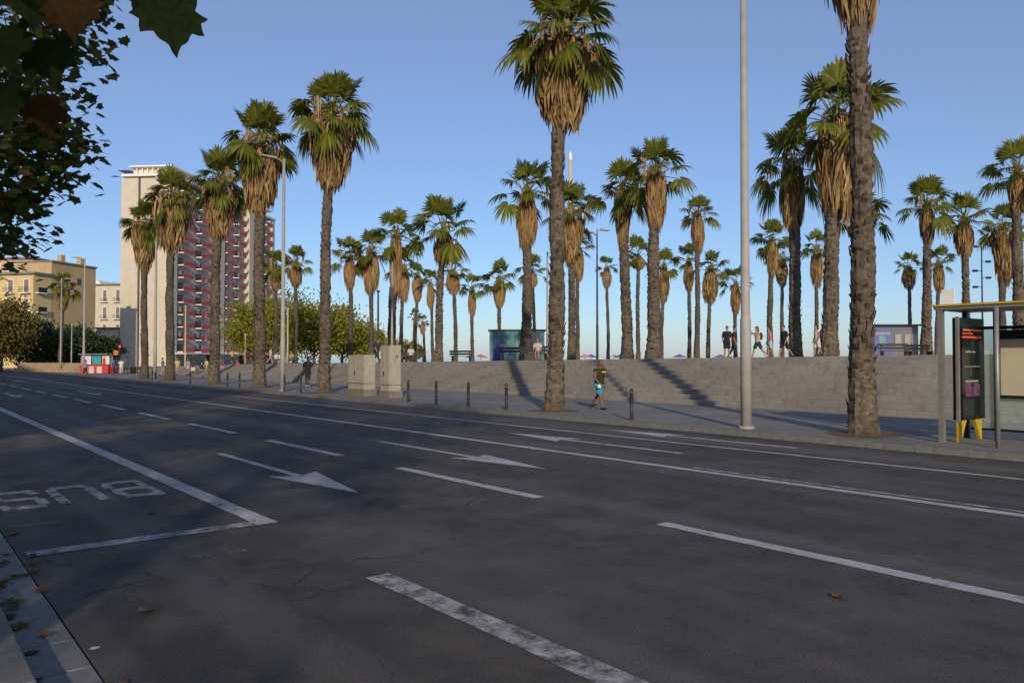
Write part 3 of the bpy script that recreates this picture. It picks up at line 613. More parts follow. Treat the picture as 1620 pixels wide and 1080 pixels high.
def near_leaf(px, py, Y, s, rx, ry, rz, m):
    """a single leaf; hangs from its petiole at the given place"""
    b = MB(); pts = leaf_poly(1.0); rim = []
    for i, p in enumerate(pts):                        # a finer, toothed outline
        q = pts[(i + 1) % len(pts)]; rim.append(p); mid = p.lerp(q, .5); nn = Vector((q.y - p.y, p.x - q.x, 0)); rim.append(mid + nn * (-.06 if i % 2 else .05))
    c = Vector((.35, 0, .03)); b.add([c] + rim, [(0, 1 + i, 1 + (i + 1) % len(rim)) for i in range(len(rim))])
    b.tube([(0, 0, 0), (-.25, .02, .05), (-.45, .0, .16)], [.012, .01, .012], 4)
    o = build(b, 'leaf', m, t0, smooth=False, loc=rel(px, py, Y)); o.rotation_euler = (rx, ry, rz); o.scale = (s,) * 3
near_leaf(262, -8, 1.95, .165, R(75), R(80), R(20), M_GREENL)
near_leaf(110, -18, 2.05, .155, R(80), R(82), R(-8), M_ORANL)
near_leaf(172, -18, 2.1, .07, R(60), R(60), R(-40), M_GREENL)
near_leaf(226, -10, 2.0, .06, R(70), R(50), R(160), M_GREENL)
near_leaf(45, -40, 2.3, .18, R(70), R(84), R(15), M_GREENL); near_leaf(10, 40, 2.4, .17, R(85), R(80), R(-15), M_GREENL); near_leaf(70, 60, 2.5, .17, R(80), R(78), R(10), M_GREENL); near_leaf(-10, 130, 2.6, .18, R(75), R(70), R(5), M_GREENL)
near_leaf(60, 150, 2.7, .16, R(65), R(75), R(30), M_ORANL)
TS = plane_tree(12, 3.4, 10.5, 4.8, 130, 75)  # unseen tree added behind the camera; its crown shades the bus bay
o_ = empty('plane_tree', 'unseen full crowned plane tree added behind the photographer to shade the bay', 'tree', (-4.6, -10.5, .12), 0, PG); obj('trunk', TS[0], o_); obj('crown', TS[1], o_, kind='stuff')

def bush_tree(name, label, loc, h, rx, ry, m, seed, leaf=.42, nleaf=7500, hb=None, group=None):
    r = random.Random(seed); root = empty(name, label, 'tree', loc, 0, group); hb = h * .3 if hb is None else hb; tb = MB()
    tb.tube([(0, 0, -.2), (0, 0, hb * .5), (.1, 0, hb + .5)], [.3, .22, .16], 8); cl = []
    for i in range(46):
        while True:
            v = Vector((r.uniform(-1, 1), r.uniform(-1, 1), r.uniform(-1, 1)))
            if .2 < v.length < 1: break
        cl.append((Vector((v.x * rx, v.y * ry, hb + (h - hb) * (.5 + .5 * v.z))), r.uniform(.5, 1.1) * min(rx, h * .5) * .3))
    for c, _ in cl[::3]: limb(tb, r, (0, 0, hb), c, .1, .03, .2, 5)
    build(tb, 'trunk', M_TBARK, root); b = MB()
    for c, s in cl:
        for i in range(nleaf // 46):
            q = c + Vector((r.gauss(0, 1), r.gauss(0, 1), r.gauss(0, .8))) * s * .95; Mx = Euler((r.uniform(-1.7, 1.7), r.uniform(-1.7, 1.7), r.uniform(0, 6.28))).to_matrix(); l = leaf * r.uniform(.6, 1.3)
            b.add([q + Mx @ Vector(p) * l for p in ((-.5, 0, 0), (0, -.32, .06), (.55, 0, 0), (0, .32, .06))], [(0, 1, 2, 3)])
    build(b, 'crown', m, root, kind='stuff'); return root
def bt(px, Y, h, rx, m, label, seed, z=.1, **kw):
    p = dp(px, 567, Y); return bush_tree('broadleaf_tree', label, (p.x, Y, z), h, rx, rx * .8, m, seed, **kw)
BG = 'trees in front of the balconied tower'
bt(405, 118, 9.6, 4.2, M_BUSH, 'yellow green tree at the foot of the balconied tower', 1, 1.0, hb=1.6, group=BG)
bt(455, 112, 10.2, 4.6, M_BUSH, 'yellow green tree around the dark palm trunk by the plaza', 2, 1.0, hb=1.8, group=BG)
bt(497, 116, 8.8, 4.4, M_BUSH, 'bright green tree behind the lamp and the kerbside palm', 3, 1.0, hb=1.8, group=BG)
bt(541, 124, 8.6, 4.4, M_BUSH, 'green tree behind the wide utility cabinet', 4, 1.0, hb=1.6, group=BG)
bt(575, 140, 6.6, 3.6, M_BUSH, 'small green tree at the end of the tree group by the cabinets', 5, .9, hb=1.2, group=BG)
bt(642, 165, 4.6, 3.2, M_BUSH, 'low green tree far behind the plaza palms', 6, .9, hb=.8, group=BG)
LG = 'trees before the yellow apartment house'
bt(70, 125, 7.4, 5.0, M_DKBUSH, 'dark rounded tree before the yellow apartment house', 7, 0, hb=.8, leaf=.46, group=LG)
bt(120, 132, 7.0, 4.6, M_DKBUSH, 'dark green tree behind the thin lamp posts', 8, 0, hb=.8, leaf=.46, group=LG)
bt(160, 138, 5.8, 4.0, M_DKBUSH, 'low dark tree beside the cream low block', 9, 0, hb=.8, leaf=.46, group=LG)
bt(2, 112, 11.0, 4.2, M_AUT, 'tall autumn tinted tree before the yellow facade', 10, 0, hb=1.6, leaf=.44, group=LG)

# ================================================================== tower and houses
def face_frame(p0, p1):
    d = (p1 - p0); d.z = 0; L = d.length; d.normalize(); return d, L
tw0 = dp(268, 567, 182); tw0.z = 0; dF = Vector((-math.cos(.098), -math.sin(.098) * -1 * -1, 0))
ang = math.atan2(6, 60)                                # the long side runs almost straight away from the street
dS = Vector((math.sin(ang), math.cos(ang), 0)); dF = Vector((-dS.y, dS.x, 0))
TWM = Matrix.Translation(tw0) @ Matrix(((dF.x, dS.x, 0, 0), (dF.y, dS.y, 0, 0), (0, 0, 1, 0), (0, 0, 0, 1)))   # local x: along the front (left), y: along the side (away)
tower = obj('apartment_tower', None, None, 'tall beige apartment tower with red balconies on its side', 'building')
tower.matrix_world = TWM
TH_ = 45.6; SL = 60.0; FW = 12.2
def tp(mb, name, m, parent=tower, **kw): return build(mb, name, m, parent, **kw)
b = MB(); b.box(0.35, FW, .8, SL, 0, TH_ - 1.2); tp(b, 'wall', mat('tower_side', (0.5, 0.45, 0.4), .85, .12, 1))
b = MB(); b.box(-.02, 3.9, -.35, .8, 0, TH_ - .2); tp(b, 'front_panel', M_TOWER)
b = MB(); b.box(4.05, 7.6, -.1, .8, 0, TH_ - .6); tp(b, 'front_panel', M_TOWER)
b = MB(); b.box(8.05, FW + .1, -.35, .8, 0, TH_ - .6); tp(b, 'front_panel', M_TOWER)
b = MB(); b.box(7.6, 8.05, .25, .8, 0, TH_ - .8); tp(b, 'recess', M_WIN)
b = MB(); b.box(-.6, FW + .1, -.5, SL + .3, TH_ - .2, TH_ + .35); tp(b, 'roof', M_WHITE)
b = MB(); b.box(1.2, FW - 1.8, 1.5, SL - 3, TH_ + .35, TH_ + 2.2); ph = tp(b, 'penthouse', mat('penthouse_wall', (0.75, 0.66, 0.5), .8, .1, 1))
b = MB(); b.box(.1, FW - 1.4, .2, SL - 1, TH_ + 2.2, TH_ + 2.55); build(b, 'penthouse_roof', M_WHITE, ph)
b = MB()
for i in range(7): b.box(1.0 + i * 1.35, 1.25 + i * 1.35, .9, 1.1, TH_ + .35, TH_ + 2.2)
build(b, 'pergola_post', M_WHITE, ph)
b = MB(); b.box(FW - 1.2, FW + 1.6, .5, 3.5, TH_ + 1.5, TH_ + 1.65); build(b, 'canopy', M_STEEL, ph)
NB = [(3.0, 20.5), (25.5, 39.5), (44, 58)]
for y0, y1 in ((0.8, 2.6), (20.9, 24.8), (39.9, 43.6), (58.2, 60)):
    b = MB(); b.box(-1.25 if y0 > 1 and y1 < 59 else -.3, .35, y0, y1, 0, TH_ - .2); tp(b, 'fin_wall', M_TOWER)
NF = 14; FH = (TH_ - 3.6) / NF
b = MB(); b.box(-1.5, 0.3, 0, 1, 0, .24); m_slab = b.mesh('balcony_slab', M_WHITE)
b = MB(); b.box(-1.58, -1.48, 0, 1, .1, 1.2); m_rail = b.mesh('balcony_panel', M_RED)
b = MB(); b.box(.26, .34, 0, 1, .05, 2.35); m_win = b.mesh('window', mat('tower_window', (.11, .095, .085), .55, .3, 2))
b = MB(); b.box(-.01, .2, 0, 1, 0, 2.9); m_blind = b.mesh('blind', mat('pale_blind', (0.5, 0.5, 0.5), .7, .2, 1))
rt = random.Random(3)
for f in range(NF):
    z = 3.4 + f * FH
    for (y0, y1) in NB:
        L = y1 - y0; half = L / 2
        for q in range(2):
            a = y0 + q * half
            s_ = obj('balcony', m_slab, tower, loc=(0, a + .25, z)); s_.scale = (1, half * .62, 1)
            for j in range(2):
                p_ = obj('balcony_panel', m_rail, s_, loc=(0, .02 + j * .5, 0)); p_.scale = (1, .46 if rt.random() < .85 else .3, rt.uniform(.85, 1.1))
            wn = obj('window', m_win, tower, loc=(0, a + .6, z + .2)); wn.scale = (1, half * .34, .8)
            if rt.random() < .6: bl = obj('blind', m_blind, wn, loc=(.02, .05, .9)); bl.scale = (1, .5, .5)
b = MB(); b.box(-3.2, 0, 2, SL, 3.0, 3.25); tp(b, 'ground_floor_canopy', M_WHITE)
b = MB(); b.box(.25, .33, 3, SL - 2, .1, 2.8); tp(b, 'shop_window', M_WIN)

def facade_house(name, label, p0, p1, depth, h, m, floors, cols, bal=True, roof=M_KERB, shutter=(0.25, 0.2, 0.17), gable=None, z0=3.2):
    """front from p0 to p1 (ground points), windows with frames, sills and balconies"""
    d = p1 - p0; d.z = 0; L = d.length; d.normalize(); nrm = Vector((-d.y, d.x, 0))          # nrm points away from the street
    root = obj(name, None, None, label, 'building'); root.matrix_world = Matrix.Translation(Vector((p0.x, p0.y, 0))) @ Matrix(((d.x, nrm.x, 0, 0), (d.y, nrm.y, 0, 0), (0, 0, 1, 0), (0, 0, 0, 1)))
    b = MB(); b.box(0, L, 0, depth, 0, h); build(b, 'wall', m, root)
    b = MB(); b.box(-.4, L + .4, -.5, depth + .2, h, h + .4); build(b, 'cornice', roof, root)
    fh = (h - z0) / floors
    for f in range(floors):
        for c in range(cols):
            x = L * (c + .5) / cols; z = z0 + f * fh + .2
            b = MB(); b.box(x - .55, x + .55, -.03, .05, z, z + fh * .68); wn = build(b, 'window', mat('shutter_' + name, shutter, .7, .3, 2), root)
            b = MB(); b.box(x - .7, x - .55, -.07, .05, z, z + fh * .68 + .15); b.box(x + .55, x + .7, -.07, .05, z, z + fh * .68 + .15); b.box(x - .55, x + .55, -.07, .05, z + fh * .68, z + fh * .68 + .15); build(b, 'frame', M_WHITE, wn)
            if bal:
                b = MB(); b.box(x - 1.1, x + 1.1, -.8, 0, z - .18, z); bl = build(b, 'balcony', M_WHITE, root); b = MB()
                for i in range(9): b.box(x - 1.08 + i * .27, x - 1.05 + i * .27, -.79, -.76, z, z + 1)
                b.box(x - 1.1, x + 1.1, -.8, -.75, z + 1, z + 1.05); build(b, 'railing', M_DARK, bl)
    return root, L
M_YW = concrete('yellow_plaster', (0.62, 0.50, 0.24), (0.56, 0.44, 0.2), .12); M_TAN = concrete('tan_plaster', (0.50, 0.36, 0.19), (0.44, 0.31, 0.16), .2); M_CRM = concrete('cream_plaster', (0.62, 0.54, 0.42), (0.56, 0.48, 0.37), .15)
def g0(px, Y): p = dp(px, 567, Y); p.z = 0; return p
hs, L = facade_house('yellow_house', 'pale yellow apartment house with balconies and tan side wall', g0(-70, 150), g0(53, 146), 4, 18.0, M_YW, 4, 5)
b2 = MB(); b2.box(L - 9, L, 4.02, 15.5, 0, 20.8); sw_ = build(b2, 'side_wall', M_TAN, hs)
b2 = MB(); b2.box(L - 9.2, L + .25, 3.9, 15.7, 20.8, 21.15); build(b2, 'roof', M_KERB, hs)
b2 = MB(); b2.box(L - .02, L + .03, -.3, 4.0, 0.1, 17.9); build(b2, 'corner_return', M_YW, hs)
for y_, z_ in ((7.5, 16.6), (10.5, 16.9), (6.5, 6.8), (9.2, 6.8), (11.5, 6.8)):
    b2 = MB(); b2.box(L - .05, L + .05, y_, y_ + 1.0, z_, z_ + 1.3); build(b2, 'window', M_WIN, hs)
for f_ in range(4):
    b2 = MB(); b2.box(L, L + .8, .2, 2.2, 3.25 + f_ * 3.7, 3.45 + f_ * 3.7); bl_ = build(b2, 'side_balcony', M_WHITE, hs); b2 = MB(); b2.box(L + .75, L + .8, .2, 2.2, 3.46 + f_ * 3.7, 4.4 + f_ * 3.7); build(b2, 'railing', M_DARK, bl_)
for y_ in (7, 12):
    b2 = MB(); b2.box(L - 1.6, L - .6, y_, y_ + 1.0, 21.15, 22.6); build(b2, 'chimney', M_TAN, hs)
hs2, L2 = facade_house('pink_house', 'pinkish apartment house behind the yellow house, partly hidden by leaves', g0(-60, 172), g0(50, 170), 6, 24.0, mat('pink_plaster', (0.55, 0.36, 0.26), .85, .1, 1), 5, 5, bal=False)
hs3, L3 = facade_house('cream_house', 'cream house with barrel roof between the yellow house and tower', g0(134, 222), g0(196, 220), 12, 23.0, M_CRM, 4, 3, bal=True)
b = MB(); vs = []
for i in range(9):
    a = math.pi * i / 8; vs += [(1.5 - 1.5 * math.cos(a), -.3, 17.0 + 1.3 * math.sin(a)), (1.5 - 1.5 * math.cos(a), 9, 17.0 + 1.3 * math.sin(a))]
vs = [(x * 1.6 + .2, y, z * 1.0 + 6.4) for x, y, z in vs]; b.add(vs, [(2 * i, 2 * i + 1, 2 * i + 3, 2 * i + 2) for i in range(8)] + [tuple(range(0, 18, 2)), tuple(range(17, 0, -2))]); build(b, 'barrel_roof', M_WHITE, hs3)
# unseen block across the near pavement, added to shade the far left road
facade_house('shade_block', 'unseen long ochre block added behind the photographer to shade the road', W(-1.0, -14), W(110, -14), 12, 18.0, M_YW, 5, 24, bal=False)
hs4, L4 = facade_house('low_annex', 'low white flat roofed annex at the foot of the cream house', g0(152, 184.5), g0(188, 184), 6, 9.0, mat('annex_white', (0.66, 0.6, 0.5), .85, .1, 1), 1, 2, bal=False)

# ================================================================== street furniture
def lamp_post(base, h, label, hd=(1, 0), group='street lamps of the promenade', heads=1, r=.115, arm=.75, flip=1):
    root = empty('street_lamp', label, 'street lamp', base, ROADROT, group)          # local +x runs along the street, -y / +y across
    b = MB(); b.tube([(0, 0, 0), (0, 0, 2.8), (0, 0, 2.85), (0, 0, h)], [r, r, r * .86, r * .55], 16); build(b, 'pole', M_LAMP, root, smooth=True)
    b = MB(); b.tube([(0, 0, -.01), (0, 0, .05), (0, 0, .07)], [r * 1.5, r * 1.5, r * 1.1], 16); build(b, 'base_plate', M_LAMP, root)
    for k in range(heads):
        s = (1 if k == 0 else -1) * flip; zh = h - .1 - .35 * k
        b = MB(); b.tube([(0, 0, zh - .15), (0, s * arm * .4, zh + .05), (0, s * arm, zh + .1)], .035, 6); build(b, 'arm', M_LAMP, root)
        b = MB(); b.add([(-.14, s * arm * .6, zh + .02), (.14, s * arm * .6, zh + .02), (.17, s * (arm + .6), zh + .06), (-.17, s * (arm + .6), zh + .06), (-.1, s * arm * .6, zh + .16), (.1, s * arm * .6, zh + .16), (.1, s * (arm + .55), zh + .14), (-.1, s * (arm + .55), zh + .14)],
                        [(0, 1, 2, 3), (4, 5, 6, 7), (0, 1, 5, 4), (1, 2, 6, 5), (2, 3, 7, 6), (3, 0, 4, 7)]); build(b, 'lamp_head', M_LAMP, root)
    return root
for px, lab in ((1180, 'thick grey lamp post on the kerb near the bus shelter'), (447, 'tall grey street lamp beside the dark palm, head over the road'), (245, 'grey street lamp before the plain tower wall'), (132, 'thin street lamp beside the red stall')):
    Y = rown(px, 17.3); p = dp(px, 600, Y); lamp_post((p.x, Y, .12), 13.0, lab, flip=1, r=.14)
for px, Y, top, lab, hh in ((945, 60, 362, 'lamp post on the plaza with twin heads above the walking man', 2), (96, 102, 440, 'lamp post before the dark trees and yellow house', 1), (113, 118, 512, 'short lamp post before the dark green tree', 1), (620, 62, 415, 'thin pale pole behind the narrow cabinet', 0), (866, 58, 398, 'pale ochre lamp post beside the tall kerbside palm trunk', 1)):
    p = dp(px, 560, Y); u, n = UN(p); zb = ztop(u) if n > 29 and u < 92 else .12; lamp_post((p.x, Y, zb), dp(px, top, Y).z - zb, lab, heads=hh, r=.10, flip=-1)
# the tall mast
p = dp(903, 560, 72); u, n = UN(p); root = empty('flag_mast', 'tall pale mast with white tip behind the palms', 'mast', (p.x, 72, ztop(u)))
b = MB(); hm = dp(903, 240, 72).z - ztop(u); b.tube([(0, 0, 0), (0, 0, hm * .5), (0, 0, hm - .8)], [.24, .2, .16], 12); build(b, 'pole', mat('mast_paint', (0.55, 0.47, 0.33), .5, .1, 1), root, smooth=True)
b = MB(); b.tube([(0, 0, hm - .8), (0, 0, hm - .3), (0, 0, hm)], [.17, .17, .03], 12); build(b, 'tip', M_WHITE, root)
# flood light pole with brackets
p = dp(1555, 560, 70); u, n = UN(p); root = empty('floodlight_pole', 'thin dark pole with bracketed spotlights behind the shelter', 'light pole', (p.x, 70, ztop(u)))
hm = dp(1555, 385, 70).z - ztop(u); b = MB(); b.tube([(0, 0, 0), (0, 0, hm)], [.09, .05], 8); build(b, 'pole', M_DARK, root)
for i, zz in enumerate((.62, .7, .76, .84, .97)):
    s = 1 if i % 2 else -1; b = MB(); b.box(0, s * .5, -.03, .03, hm * zz, hm * zz + .05); b.box(s * .42, s * .8, -.12, .12, hm * zz - .08, hm * zz + .12); build(b, 'spotlight', M_DARK, root)
# thin poles by the far left
for px, Y, top, lab in ((293, 95, 485, 'pale post before the lowest red balconies'), (347, 98, 500, 'pale post beside the lit fin wall of the tower'), (388, 92, 530, 'short pale post before the yellow green tree'), (455, 88, 490, 'ochre post with small signs behind the street lamp'), (598, 66, 462, 'thin ochre pole between the cabinets')):
    p = dp(px, 560, Y); u, n = UN(p); zb = ztop(min(u, 90)) if n > 29 else .12; b = MB(); hm = dp(px, top, Y).z - zb; root = empty('post', lab, 'post', (p.x, Y, zb))
    b.tube([(0, 0, 0), (0, 0, hm)], [.11, .08], 8); build(b, 'pole', mat('ochre_post', (0.5, 0.42, 0.26), .6, .15, 1), root)
    b = MB(); b.box(-.14, .14, -.1, .1, hm, hm + .16); build(b, 'cap', M_LAMP, root)
# bollards
b = MB(); b.tube([(0, 0, -.02), (0, 0, .03), (0, 0, .035), (0, 0, .80), (0, 0, .805), (0, 0, .86), (0, 0, .865), (0, 0, .90), (0, 0, .925)], [.075, .075, .055, .05, .058, .058, .05, .05, .03], 14); bm_ = b.mesh('post', M_BOL, True)
b = MB(); b.tube([(0, 0, .80), (0, 0, .805), (0, 0, .815), (0, 0, .82)], [.052, .062, .062, .052], 14); br_ = b.mesh('ring', M_STEEL, True)
for px, lab in ((999, 'dark bollard standing apart beside the walking man'), (801, 'fourth bollard from the narrow cabinet'), (741, 'third bollard from the narrow cabinet'), (690, 'second bollard from the narrow cabinet'), (646, 'bollard right next to the narrow cabinet'), (476, 'bollard between street lamp and wide cabinet palm'), (379, 'bollard beside the dark trunked palm, nearer one of a pair'), (360, 'bollard of a pair, beside the third palm from the cabinet'), (301, 'bollard between the tower corner palm and its neighbour'), (450, 'bollard half hidden behind the street lamp'), (241, 'bollard before the plain tower wall')):
    Y = rown(px, 16.95); p = dp(px, 600, Y); near = px > 600
    o = empty('bollard', lab or ('dark iron bollard in the row right of the narrow cabinet' if near else 'dark iron bollard standing among the kerbside palms'), 'bollard', (p.x, Y, .12), 0, 'bollards along the kerb' if near else 'bollards among the palms')
    obj('post', bm_, o); obj('ring', br_, o)
# utility cabinets
def cabinet(px, wu, wn, h, label, slope):
    Y = rown(px, 18.2); p = dp(px, 600, Y); root = empty('utility_cabinet', label, 'cabinet', (p.x, Y, .12), ROADROT, 'concrete utility cabinets')
    b = MB(); b.box(-wu / 2 - .05, wu / 2 + .05, -wn / 2 - .05, wn / 2 + .05, 0, .3); build(b, 'plinth', M_CABB, root)
    b = MB(); b.add([(-wu / 2, -wn / 2, .3), (wu / 2, -wn / 2, .3), (wu / 2, wn / 2, .3), (-wu / 2, wn / 2, .3), (-wu / 2, -wn / 2, h), (wu / 2, -wn / 2, h), (wu / 2, wn / 2, h - slope), (-wu / 2, wn / 2, h - slope)], [(0, 3, 2, 1), (4, 5, 6, 7), (0, 1, 5, 4), (1, 2, 6, 5), (2, 3, 7, 6), (3, 0, 4, 7)])
    me = b.mesh('body', M_CAB); bmt = bmesh.new(); bmt.from_mesh(me); bmesh.ops.bevel(bmt, geom=bmt.edges[:], offset=.02, segments=2, affect='EDGES'); bmt.to_mesh(me); bmt.free(); obj('body', me, root)
    for s in (1,):
        b = MB(); b.box(-wu / 2 + .08, -.02, wn / 2 - .01, wn / 2 + .012, .62, h - .12 - slope); build(b, 'door', M_CAB, root)
        b = MB(); b.box(.02, wu / 2 - .08, wn / 2 - .01, wn / 2 + .012, .62, h - .12 - slope); dd = build(b, 'door', M_CAB, root)
        b = MB(); b.box(.06, .1, wn / 2 + .01, wn / 2 + .04, 1.0, 1.2); build(b, 'handle', M_DARK, dd)
        b = MB(); b.box(-wu / 2 - .004, wu / 2 + .004, -wn / 2 - .004, wn / 2 + .006, .58, .6); build(b, 'seam', M_DARK, root)
    return root
cabinet(572, 1.62, .62, 1.98, 'wide low grey concrete utility cabinet on the kerb', 0.0)
c2 = cabinet(618, .82, .62, 2.42, 'tall narrow grey concrete utility cabinet beside the wide one', 0.02)
b = MB(); pts = [(-.41 - .006, .1 + .02 * i, 1.95 - .12 * math.sin(i * .9) - .02 * i) for i in range(9)]
b.tube([(-.416, p_[1] - .25, p_[2]) for p_ in pts], .012, 4); build(b, 'graffiti_mark', mat('graffiti', (0.03, 0.05, 0.04), .8, .2, 3), c2)

# ---- bus shelter (local x along -u to the right, y away from the road)
sp = gp(1491, 699, .12); su, sn = UN(sp)
shel = empty('bus_shelter', 'glass bus shelter with yellow roof edge and dark display panel', 'bus shelter', sp, math.atan2(-CS, SN))
# local x -> -u direction ; local y -> rotated +90 deg = +n
LX = 4.6; HR = 2.95
b = MB(); b.box(-.12, LX, -.08, 1.55, HR - .1, HR); rf = build(b, 'roof', M_STEEL, shel)
b = MB(); b.box(-.13, LX, -.12, -.08, HR - .03, HR + .012); b.box(-.16, -.12, -.12, 1.56, HR - .03, HR + .012); build(b, 'roof_edge', M_YEL, rf)
for x_, y_, wd, m_ in ((0, 0, .1, M_STEEL), (0, 1.35, .08, M_DARK), (LX - .2, 1.35, .08, M_DARK), (2.3, 1.35, .06, M_DARK), (.6, 1.35, .06, M_DARK)):
    b = MB(); b.box(x_ - wd / 2, x_ + wd / 2, y_ - .06, y_ + .06, 0, HR - .1); build(b, 'post', m_, shel)
pp = gp(1579, 709, .12) - sp; lx = pp.x * SN - pp.y * CS; ly = pp.x * CS + pp.y * SN
b = MB(); b.tube([(lx, ly, 0), (lx, ly, HR - .1)], .045, 12); build(b, 'front_post', M_STEEL, shel, smooth=True)
for x0, x1 in ((.08, .56), (.64, 2.25), (2.35, LX - .25)):
    b = MB(); b.box(x0, x1, 1.36, 1.375, .25, 2.45); build(b, 'glass_pane', M_GLASS, shel)
    b = MB(); b.box(x0, x1, 1.33, 1.40, 2.45, 2.52); b.box(x0, x1, 1.33, 1.40, .2, .25); build(b, 'pane_rail', M_DARK, shel)
tt = MB(); tt.box(.72, 2.1, 1.27, 1.34, 1.0, 2.22); tmx = build(tt, 'timetable_panel', mat('timetable_paper', (0.5, 0.46, 0.33), .6, .15, 2), shel)
tt = MB(); tt.box(.68, 2.14, 1.25, 1.345, 2.222, 2.42); build(tt, 'panel_header', M_DARK, tmx); tt = MB(); tt.box(.68, 2.14, 1.25, 1.345, .93, .998); build(tt, 'panel_frame', M_DARK, tmx)
b = MB(); b.box(2.2, 4.2, .85, 1.2, .45, .5); bn = build(b, 'bench_seat', M_STEEL, shel)
for x_ in (2.5, 3.9):
    b = MB(); b.box(x_ - .03, x_ + .03, .95, 1.1, 0, .45); build(b, 'bench_leg', M_DARK, bn)
# display totem inside the shelter end, facing the street at an angle
dsp = Matrix.Translation((.22, .14, 0)) @ Matrix.Rotation(R(86), 4, 'Z') @ Matrix.Diagonal((1.18, 1, 1, 1))
def dbox(x0, x1, y0, y1, z0, z1, name, m, parent=shel):
    b = MB(); b.box(x0, x1, y0, y1, z0, z1, dsp); return build(b, name, m, parent)
dbx = dbox(0, .98, -.09, .05, .48, 2.68, 'display_panel', M_DARK)
dbox(-.055, -.002, -.1, -.04, .45, 2.7, 'panel_side', M_STEEL, dbx)
dbox(.08, .9, -.098, -.088, .56, 2.2, 'screen', mat('screen_glass', (0.012, 0.02, 0.02), .12, .3, 3, spec=.6), dbx)
dbox(.09, .86, -.1, -.09, 2.24, 2.29, 'led_row', M_LEDR, dbx)
rl = random.Random(9); x_ = .14
while x_ < .82:
    l = rl.uniform(.03, .09); dbox(x_, x_ + l, -.1, -.09, 2.40, 2.43 + rl.uniform(0, .015), 'led_text', M_LED, dbx); x_ += l + .025
x_ = .12
while x_ < .5:
    l = rl.uniform(.03, .06); dbox(x_, x_ + l, -.1, -.09, 2.335, 2.355, 'led_text', M_LED, dbx); x_ += l + .02
dbox(.22, .42, -.102, -.09, 1.93, 1.97, 'poster_title', mat('poster_grey', (.3, .3, .32), .5, .2, 6), dbx); dbox(.45, .6, -.102, -.09, 1.93, 1.96, 'poster_title', MC['poster_grey'], dbx)
dbox(.16, .78, -.102, -.09, 1.62, 1.635, 'poster_rule', MC['poster_grey'], dbx)
b = MB()                                              # the shaded pinkish suitcase shape on the poster
pts = [(.2, .98), (.74, .98), (.76, 1.08), (.75, 1.2), (.7, 1.27), (.22, 1.27), (.17, 1.2), (.17, 1.08)]
b.add([dsp @ Vector((x, -.104, z)) for x, z in pts], [tuple(range(8))]); build(b, 'poster_picture', mat('poster_pink', (.2, .075, .16), .5, .5, 5, c2=(.05, .03, .05)), dbx)
dbox(.2, .7, -.106, -.09, 1.29, 1.33, 'poster_band', MC['poster_grey'], dbx); dbox(.4, .5, -.108, -.09, 1.2, 1.25, 'poster_mark', M_DARK, dbx); dbox(.36, .46, -.103, -.09, 1.42, 1.6, 'poster_figure', mat('poster_dark', (.06, .06, .065), .5, .4, 8), dbx)
for s in (0, 1):
    b = MB(); x0 = .1 if s == 0 else .88; sg = 1 if s == 0 else -1
    vs = [dsp @ Vector((x0 - .06 * sg, y, z)) for y in (-.08, .08) for z in (0,)] 
    prof = [(x0 - .04 * sg, 0), (x0 + .0 * sg, 0), (x0 + .23 * sg, .47), (x0 - .04 * sg, .47)]
    vs = [dsp @ Vector((x, y, z)) for y in (-.05, .02) for x, z in prof]
    b.add(vs, [(0, 1, 2, 3), (7, 6, 5, 4), (0, 4, 5, 1), (1, 5, 6, 2), (2, 6, 7, 3), (3, 7, 4, 0)]); build(b, 'foot', M_YEL, dbx)
b = MB(); q = dp(1488, 478, sp.y + .8) - sp; b.box(-.1, .16, .3, .34, HR + .03, HR + .36); build(b, 'stop_sign_plate', M_WHITE, shel)

# ---- glass pavilion and kiosk on the plaza
p = dp(775, 560, 82); u, n = UN(p); pz = ztop(u); pav = empty('glass_pavilion', 'turquoise glass pavilion with flat dark roof behind the palms', 'pavilion', (p.x, 82, pz))
wv = 86 / F * 82; ph_ = dp(800, 521, 82).z - pz
b = MB(); b.box(-.2, wv + .2, -.2, 4.2, ph_ - .15, ph_); build(b, 'roof', M_DARK, pav)
for i in range(6):
    b = MB(); b.box(.06 + i * wv / 6, (i + 1) * wv / 6 - .06, 0, .04, .1, ph_ - .16); build(b, 'glass_pane', M_PGLASS, pav)
    b = MB(); b.box(-.05 + i * wv / 6, .05 + i * wv / 6, -.05, .06, 0, ph_ - .15); build(b, 'mullion', M_STEEL, pav)
for x_ in (0, wv):
    b = MB(); b.box(x_ - .03, x_ + .03, .07, 4, .1, ph_ - .16); build(b, 'glass_side', M_PGLASS, pav)
b = MB(); b.box(.3, 1.5, -.12, -.06, .2, 2.3); build(b, 'blue_poster', mat('blue_poster', (.03, .05, .22), .4, .3, 3), pav)
b = MB(); b.box(.2, wv - .2, 3.4, 3.6, .05, ph_ - .2); build(b, 'rear_wall', mat('pav_rear', (.25, .42, .42), .5, .2, 1), pav)
p = dp(1381, 560, 56); u, n = UN(p); pz = ztop(u); kio = empty('kiosk', 'dark flat roofed kiosk with blue poster beside the palm', 'kiosk', (p.x, 56, pz))
wv = 72 / F * 56; ph_ = dp(1400, 513, 56).z - pz
b = MB(); b.box(0, wv, 0, 3, 0, ph_ - .12); build(b, 'body', mat('kiosk_grey', (.16, .165, .17), .6, .2, 2), kio)
b = MB(); b.box(-.1, wv + .1, -.25, 3.1, ph_ - .12, ph_); build(b, 'roof', M_DARK, kio)
b = MB(); b.box(.1, 1.35, -.06, -.01, .35, ph_ - .25); pb = build(b, 'poster_panel', mat('poster_blue', (.13, .15, .38), .4, .25, 2), kio)
